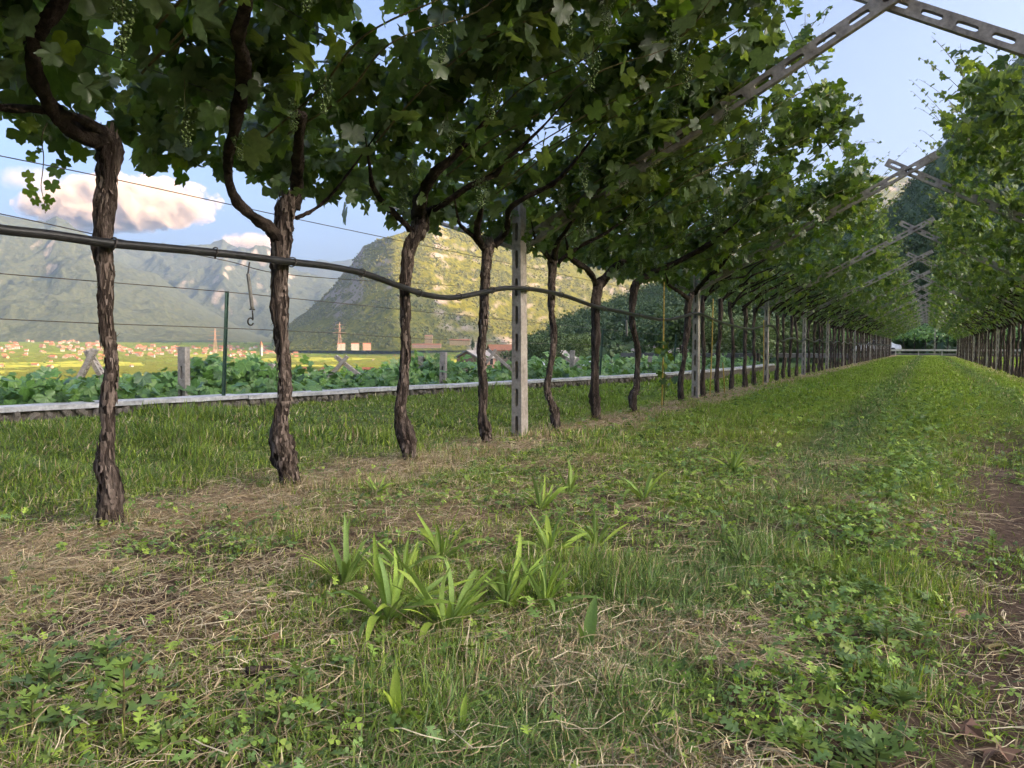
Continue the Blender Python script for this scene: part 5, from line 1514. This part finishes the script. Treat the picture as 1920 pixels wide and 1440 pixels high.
# wood on the hillside: one mass
tr = random.Random(11)
pos, sc, ix = [], [], []
for k in range(3500):
    a = tr.uniform(0.3, 39) if k < 2600 else tr.uniform(39, 62); s = tr.random() ** 0.8 * 1.04
    if 8.5 < a < 14 and 0.03 < s < 0.16:
        continue                                     # the bare scree
    if a < 9 and s < 0.30 and tr.random() < 0.8:
        continue                                     # open plots at the foot
    p = hill_point(a, s)
    if math.hypot(p[0], p[1]) < 100:
        continue
    r = tr.uniform(2.2, 4.6)
    pos.append(p + [0, 0, r * 0.7]); sc.append((r, r, r * tr.uniform(0.9, 1.35))); ix.append(tr.randrange(5) if s < 0.35 else 5 + tr.randrange(4))
pos, sc, ix = np.array(pos), np.array(sc), np.array(ix)
parts = []
for q in range(9):
    k = ix == q
    th = rng.random(k.sum()) * 6.283
    R3 = np.zeros((k.sum(), 3, 3)); R3[:, 0, 0] = np.cos(th); R3[:, 0, 1] = -np.sin(th); R3[:, 1, 0] = np.sin(th); R3[:, 1, 1] = np.cos(th); R3[:, 2, 2] = 1
    T = CT[q] if q < 5 else CT_LO[q - 5]
    parts.append((*scatter(T[0] * (1.0 if q < 5 else 1.12), T[1], pos[k], R3, sc[k]), 0))
V, F, _ = merge(parts)
tag(add('hillside_wood', np_mesh('hillside_wood', V, F, M_TREE)), 'dense dark wood covering the shaded hillside', 'wood', None, 'stuff')
# scree slope
P = []
for a in np.linspace(8.8, 13.6, 26):
    for s in np.linspace(0.03, 0.17, 12):
        e = math.sin((a - 8.8) / 4.8 * math.pi) * 0.5 + 0.5
        P.append(hill_point(a, s + 0.01 * math.sin(a * 5)) + [0, 0, 0.4 * math.sin((s - 0.03) / 0.14 * math.pi) * math.sin((a - 8.8) / 4.8 * math.pi) * 3 - 0.2])
P = np.array(P).reshape(26, 12, 3)
i, j = np.meshgrid(np.arange(25), np.arange(11), indexing='ij')
F = np.stack([i * 12 + j, (i + 1) * 12 + j, (i + 1) * 12 + j + 1, i * 12 + j + 1], -1).reshape(-1, 4)
tag(add('scree_slope', np_mesh('scree_slope', P.reshape(-1, 3), F, plain('scree', (0.24, 0.18, 0.15), (0.40, 0.32, 0.27), 0.4, 0.95, 0.2, c3=(0.18, 0.17, 0.12)), True)), 'bare pinkish scree on the hill foot past the nearest post', None, None, 'structure')
# sunlit wood on the cliff mountain and hedgerow trees in the valley: masses
fl = CLIFF.reshape(-1, 3); ss = CLIFF_S.reshape(-1)
ok = np.nonzero((ss > 0.02) & (ss < 1.02))[0]
k = rng.choice(ok, 60000)
k = k[fbm(fl[k][:, 0] / 90, fl[k][:, 1] / 90 + fl[k][:, 2] / 60, 77) + rng.normal(0, 0.04, 60000) > 0.5][:24000]
NT = len(k)
pos = fl[k] + rng.normal(0, 5, (NT, 3)) * np.array([1, 1, 0.3])
parts = []
for q in range(4):
    m = np.arange(NT) % 4 == q
    s_ = rng.uniform(2.5, 6, m.sum())
    T = (ICO[0] * (1 + 0.25 * np.random.default_rng(q).standard_normal((12, 1))), ICO[1])
    parts.append((*scatter(T[0], T[1], pos[m], np.tile(np.eye(3), (m.sum(), 1, 1)), np.column_stack([s_, s_, s_ * 0.9])), 0))
V, F, _ = merge(parts)
tag(add('cliff_wood', np_mesh('cliff_wood', V, F, M_TREEY)), 'scattered trees over the sunlit slopes of the cliff mountain', 'wood', None, 'stuff')
pos, sc = [], []
for k in range(760):
    px = tr.uniform(-20, 960); py = 644 + abs(tr.gauss(0, 1)) * 16
    if k >= 520:
        px = tr.uniform(535, 965); py = 658 + abs(tr.gauss(0, 1)) * 4
    if px < 560 and tr.random() < 0.3: py = tr.uniform(640, 690)
    p = ground_hit(px, py, 300)
    if p is None: continue
    r = tr.uniform(3, 6.5) * (1.3 if py < 655 else 0.8)
    pos.append(p + [0, 0, r * 0.6]); sc.append(r)
pos = np.array(pos); sc = np.array(sc)
parts = []
for q in range(4):
    m = np.arange(len(pos)) % 4 == q
    parts.append((*scatter(CT_LO[q][0], CT_LO[q][1], pos[m], np.tile(np.eye(3), (m.sum(), 1, 1)), sc[m]), 0))
V, F, _ = merge(parts)
tag(add('valley_wood', np_mesh('valley_wood', V, F, M_TREEY)), 'hedges and garden trees scattered between town and fields', 'wood', None, 'stuff')
# single trees one can tell apart
def tree(px, py, dist, r, asp, lab, m=M_TREE, q=0, name='broadleaf_tree', trunk_h=None):
    b = at_depth(px, py, dist)
    t = thing(name, b, lab, 'tree', 'trees beyond the terrace')
    h = trunk_h or r * 0.9
    P = np.array([(0, 0, -1.5), (0.1, 0, h * 0.5), (0, 0.1, h), (0.1, 0.1, h + r * asp)])
    add('trunk', np_mesh('trunk', *rough_tube(P, np.array([0.12, 0.09, 0.07, 0.02]) * r * 0.6, 0.4, 8, 0.3, q), M_TRUNK, True), t)
    V, F = CT_HI[q % 5]
    c = add('crown', np_mesh('crown', V * np.array([r, r, r * asp]), F, m), t, (0, 0, h + r * asp * 0.55)); c['kind'] = 'stuff'
M_TREEL = leaf_mat('pale_foliage', [(0.07, 0.12, 0.03), (0.10, 0.15, 0.035), (0.08, 0.13, 0.045)], (0.09, 0.12, 0.05), 0.25, 0.6)
tree(886, 655, 900, 1.9, 5.0, 'slender dark cypress in the fields left of the fourth vine', M_TREE, 0, 'cypress', 0.5)
for a in [(1010, 690, 190, 4.0, 1.0, 'dark rounded tree right beside the nearest concrete post', M_TREE, 1), (1040, 688, 195, 4.4, 1.0, 'dark bushy tree behind the vine past the nearest post', M_TREE, 2), (1085, 686, 180, 4.0, 0.9, 'pale yellowish tree left of the stout vine', M_TREEL, 3),
          (1240, 694, 90, 3.4, 0.9, 'leafy green tree behind the tall yellow stake', M_TREE, 4), (1275, 692, 85, 3.2, 1.0, 'dark green tree before the second concrete post', M_TREE, 0), (1330, 690, 88, 3.5, 1.0, 'green tree just past the second concrete post', M_TREEL, 1),
          (1375, 690, 95, 3.8, 1.1, 'dark tree midway between second and third posts', M_TREE, 2), (1420, 690, 80, 2.8, 0.9, 'pale shrub-like tree before the third concrete post', M_TREEL, 3), (1470, 690, 85, 3.0, 1.0, 'pale tree just past the third concrete post', M_TREEL, 4),
          (1530, 686, 90, 3.0, 1.0, 'pale tree behind the fourth concrete post', M_TREEL, 0), (1590, 684, 95, 3.4, 1.0, 'green tree behind the close-set far trunks', M_TREE, 1)]:
    tree(*a)

# ================================================================== END OF THE LANE
ye = YEND + 2.0
M_ASPH = plain('lane_asphalt', (0.12, 0.115, 0.11), (0.18, 0.17, 0.16), 2, 0.95, 0.002)
tag(add('road', np_mesh('road', *box(-32, 34, ye + 3.2, ye + 8.0, -0.3, 0.13), M_ASPH)), None, None, None, 'structure')
gr = thing('guard_rail', (0, ye + 2.6, 0), 'pale guard rail crossing the far end of the grass lane', 'guard rail')
M_RAIL = plain('rail_metal', (0.38, 0.36, 0.33), (0.5, 0.48, 0.45), 1, 0.7, 0)
add('rail', np_mesh('rail', *box(-7, 14, -0.03, 0.03, 0.42, 0.60), M_RAIL), gr)
rp = np_mesh('rail_post', *box(-0.05, 0.05, 0.032, 0.12, -0.2, 0.56), M_RAIL)
for q in range(11):
    add('rail_post', rp, gr, (-6.8 + q * 2.0, 0, 0))
# white car on the road
ck = thing('parked_car', (-4.5, ye + 5.6, 0.13), 'white car on the road at the far end of the left row', 'car')
M_CARW = plain('white_car_paint', (0.75, 0.75, 0.75), (0.8, 0.8, 0.8), 1, 0.25, 0, spec=0.6)
prof = [(-2.1, 0.35), (-2.12, 0.75), (-1.9, 0.92), (-1.1, 0.98), (-0.55, 1.42), (0.75, 1.45), (1.5, 1.02), (2.05, 0.90), (2.12, 0.6), (2.08, 0.35)]
V = [(x, s * (0.85 if z < 1 else 0.68), z) for s in (-1, 1) for x, z in prof]
n = len(prof)
F = [tuple(range(n))[::-1], tuple(range(n, 2 * n))] + [(k, (k + 1) % n, n + (k + 1) % n, n + k) for k in range(n)]
add('body', py_mesh('body', V, F, M_CARW), ck)
for s in (-1, 1):
    y_ = s * 0.80
    add('side_window', py_mesh('side_window', [(-0.95, s * 0.87, 1.0), (1.25, s * 0.87, 1.03), (0.72, s * 0.70, 1.38), (-0.5, s * 0.70, 1.36)], [(0, 1, 2, 3)], M_GLASS), ck)
    for x in (-1.3, 1.35):
        wv, wf = tube(np.array([(x, s * 0.70, 0.32), (x, s * 0.80, 0.32), (x, s * 0.88, 0.32)]), 0.32, 14)
        add('wheel', np_mesh('wheel', wv, wf, M_PIPE, True), ck)
# vineyard block beyond the road
for q in range(12):
    g = np.random.default_rng(2000 + q)
    x = -9 + q * 2.1
    v = thing('grapevine', (x, ye + 11, 0.3), 'leafy pergola vine beyond the road, %s from the left' % ORD[q], 'grapevine', 'vines beyond the road')
    for s in (-0.7, 0.35):
        add('trunk', TRUNKS[(q + 3) % 7], v, (s, 0, 0), None, (1.2, 1.2, 1.1))
    n = 420
    pos = np.column_stack([g.uniform(-1.15, 1.15, n), g.uniform(-0.4, 2.8, n), np.zeros(n)])
    pos[:, 2] = 1.7 + pos[:, 1] * 0.45 + g.normal(0, 0.22, n)
    V, F = scatter(*LEAF_LO, pos, frames(g.normal(0, 0.6, (n, 3)) + [0, -0.5, 0.8], g.standard_normal((n, 3)) - [0, 0, 0.5]), g.uniform(0.2, 0.34, n))
    c = add('crown', np_mesh('crown', V, F, M_LEAF2), v); c['kind'] = 'stuff'
ep = thing('end_post', (0.55, ye + 0.6, 0), 'lone concrete post standing at the far end of the lane', 'post')
add('shaft', POST, ep, (0, 0, -0.1), None, (1.4, 1.4, 1.3))

# ================================================================== CLOUDS
def cloud(px, py, wpx, hpx, dist, seed, dens, lab):
    c = at_depth(px, py, dist)
    a, b = wpx / 2 * dist / F0, hpx / 2 * dist / F0
    m, nt, out = new_mat('sun_tinted_vapour')
    tc = nt.nodes.new('ShaderNodeTexCoord')
    ln = nd(nt, 'VectorMath', {'operation': 'LENGTH'}, i0=tc.outputs['Object'])
    mp = nt.nodes.new('ShaderNodeMapping')
    mp.inputs['Scale'].default_value = (a / b, 1.0, 1.0); mp.inputs['Location'].default_value = (seed, seed * 2, 0)
    nt.links.new(tc.outputs['Object'], mp.inputs[0])
    nz = noise(nt, mp.outputs[0], 1.6, 7, 0.6)
    s1 = nd(nt, 'Math', {'operation': 'MULTIPLY_ADD'}, i1=-0.62, i2=0.62); nt.links.new(ln.outputs['Value'], s1.inputs[0])
    s2 = nd(nt, 'Math', {'operation': 'ADD'}, i0=nz, i1=s1.outputs[0])
    s3 = nd(nt, 'MapRange', {'clamp': True}, i1=0.56, i2=0.92, i3=0.0, i4=dens); nt.links.new(s2.outputs[0], s3.inputs[0])
    pv = nt.nodes.new('ShaderNodeVolumePrincipled')
    pv.inputs['Color'].default_value = (1.0, 0.84, 0.70, 1); pv.inputs['Anisotropy'].default_value = 0.0  # warm sunlight tinted into the vapour colour; the cloud itself is white
    nt.links.new(s3.outputs[0], pv.inputs['Density'])
    nt.links.new(pv.outputs[0], out.inputs['Volume'])
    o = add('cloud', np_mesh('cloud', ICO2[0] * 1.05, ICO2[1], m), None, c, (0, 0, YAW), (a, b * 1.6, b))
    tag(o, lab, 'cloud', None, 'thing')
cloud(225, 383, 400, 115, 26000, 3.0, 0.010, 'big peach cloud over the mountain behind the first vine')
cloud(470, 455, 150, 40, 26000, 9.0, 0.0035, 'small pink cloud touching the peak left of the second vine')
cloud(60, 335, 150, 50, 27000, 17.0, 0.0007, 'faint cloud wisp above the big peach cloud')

# ================================================================== HAZE
c = CAM + FH * 7000
hz = np_mesh('haze', *box(-16500, 16500, -9000, 9300, -75, 1560))
m, nt, out = new_mat('valley_haze')
pv = nt.nodes.new('ShaderNodeVolumePrincipled')
pv.inputs['Color'].default_value = (0.56, 0.72, 1.0, 1)
pv.inputs['Density'].default_value = 6.5e-5
pv.inputs['Anisotropy'].default_value = 0.55
nt.links.new(pv.outputs[0], out.inputs['Volume'])
hz.materials.append(m)
tag(add('haze', hz, None, (c[0], c[1], 0), (0, 0, YAW)), 'pale air over the whole valley', None, None, 'stuff')
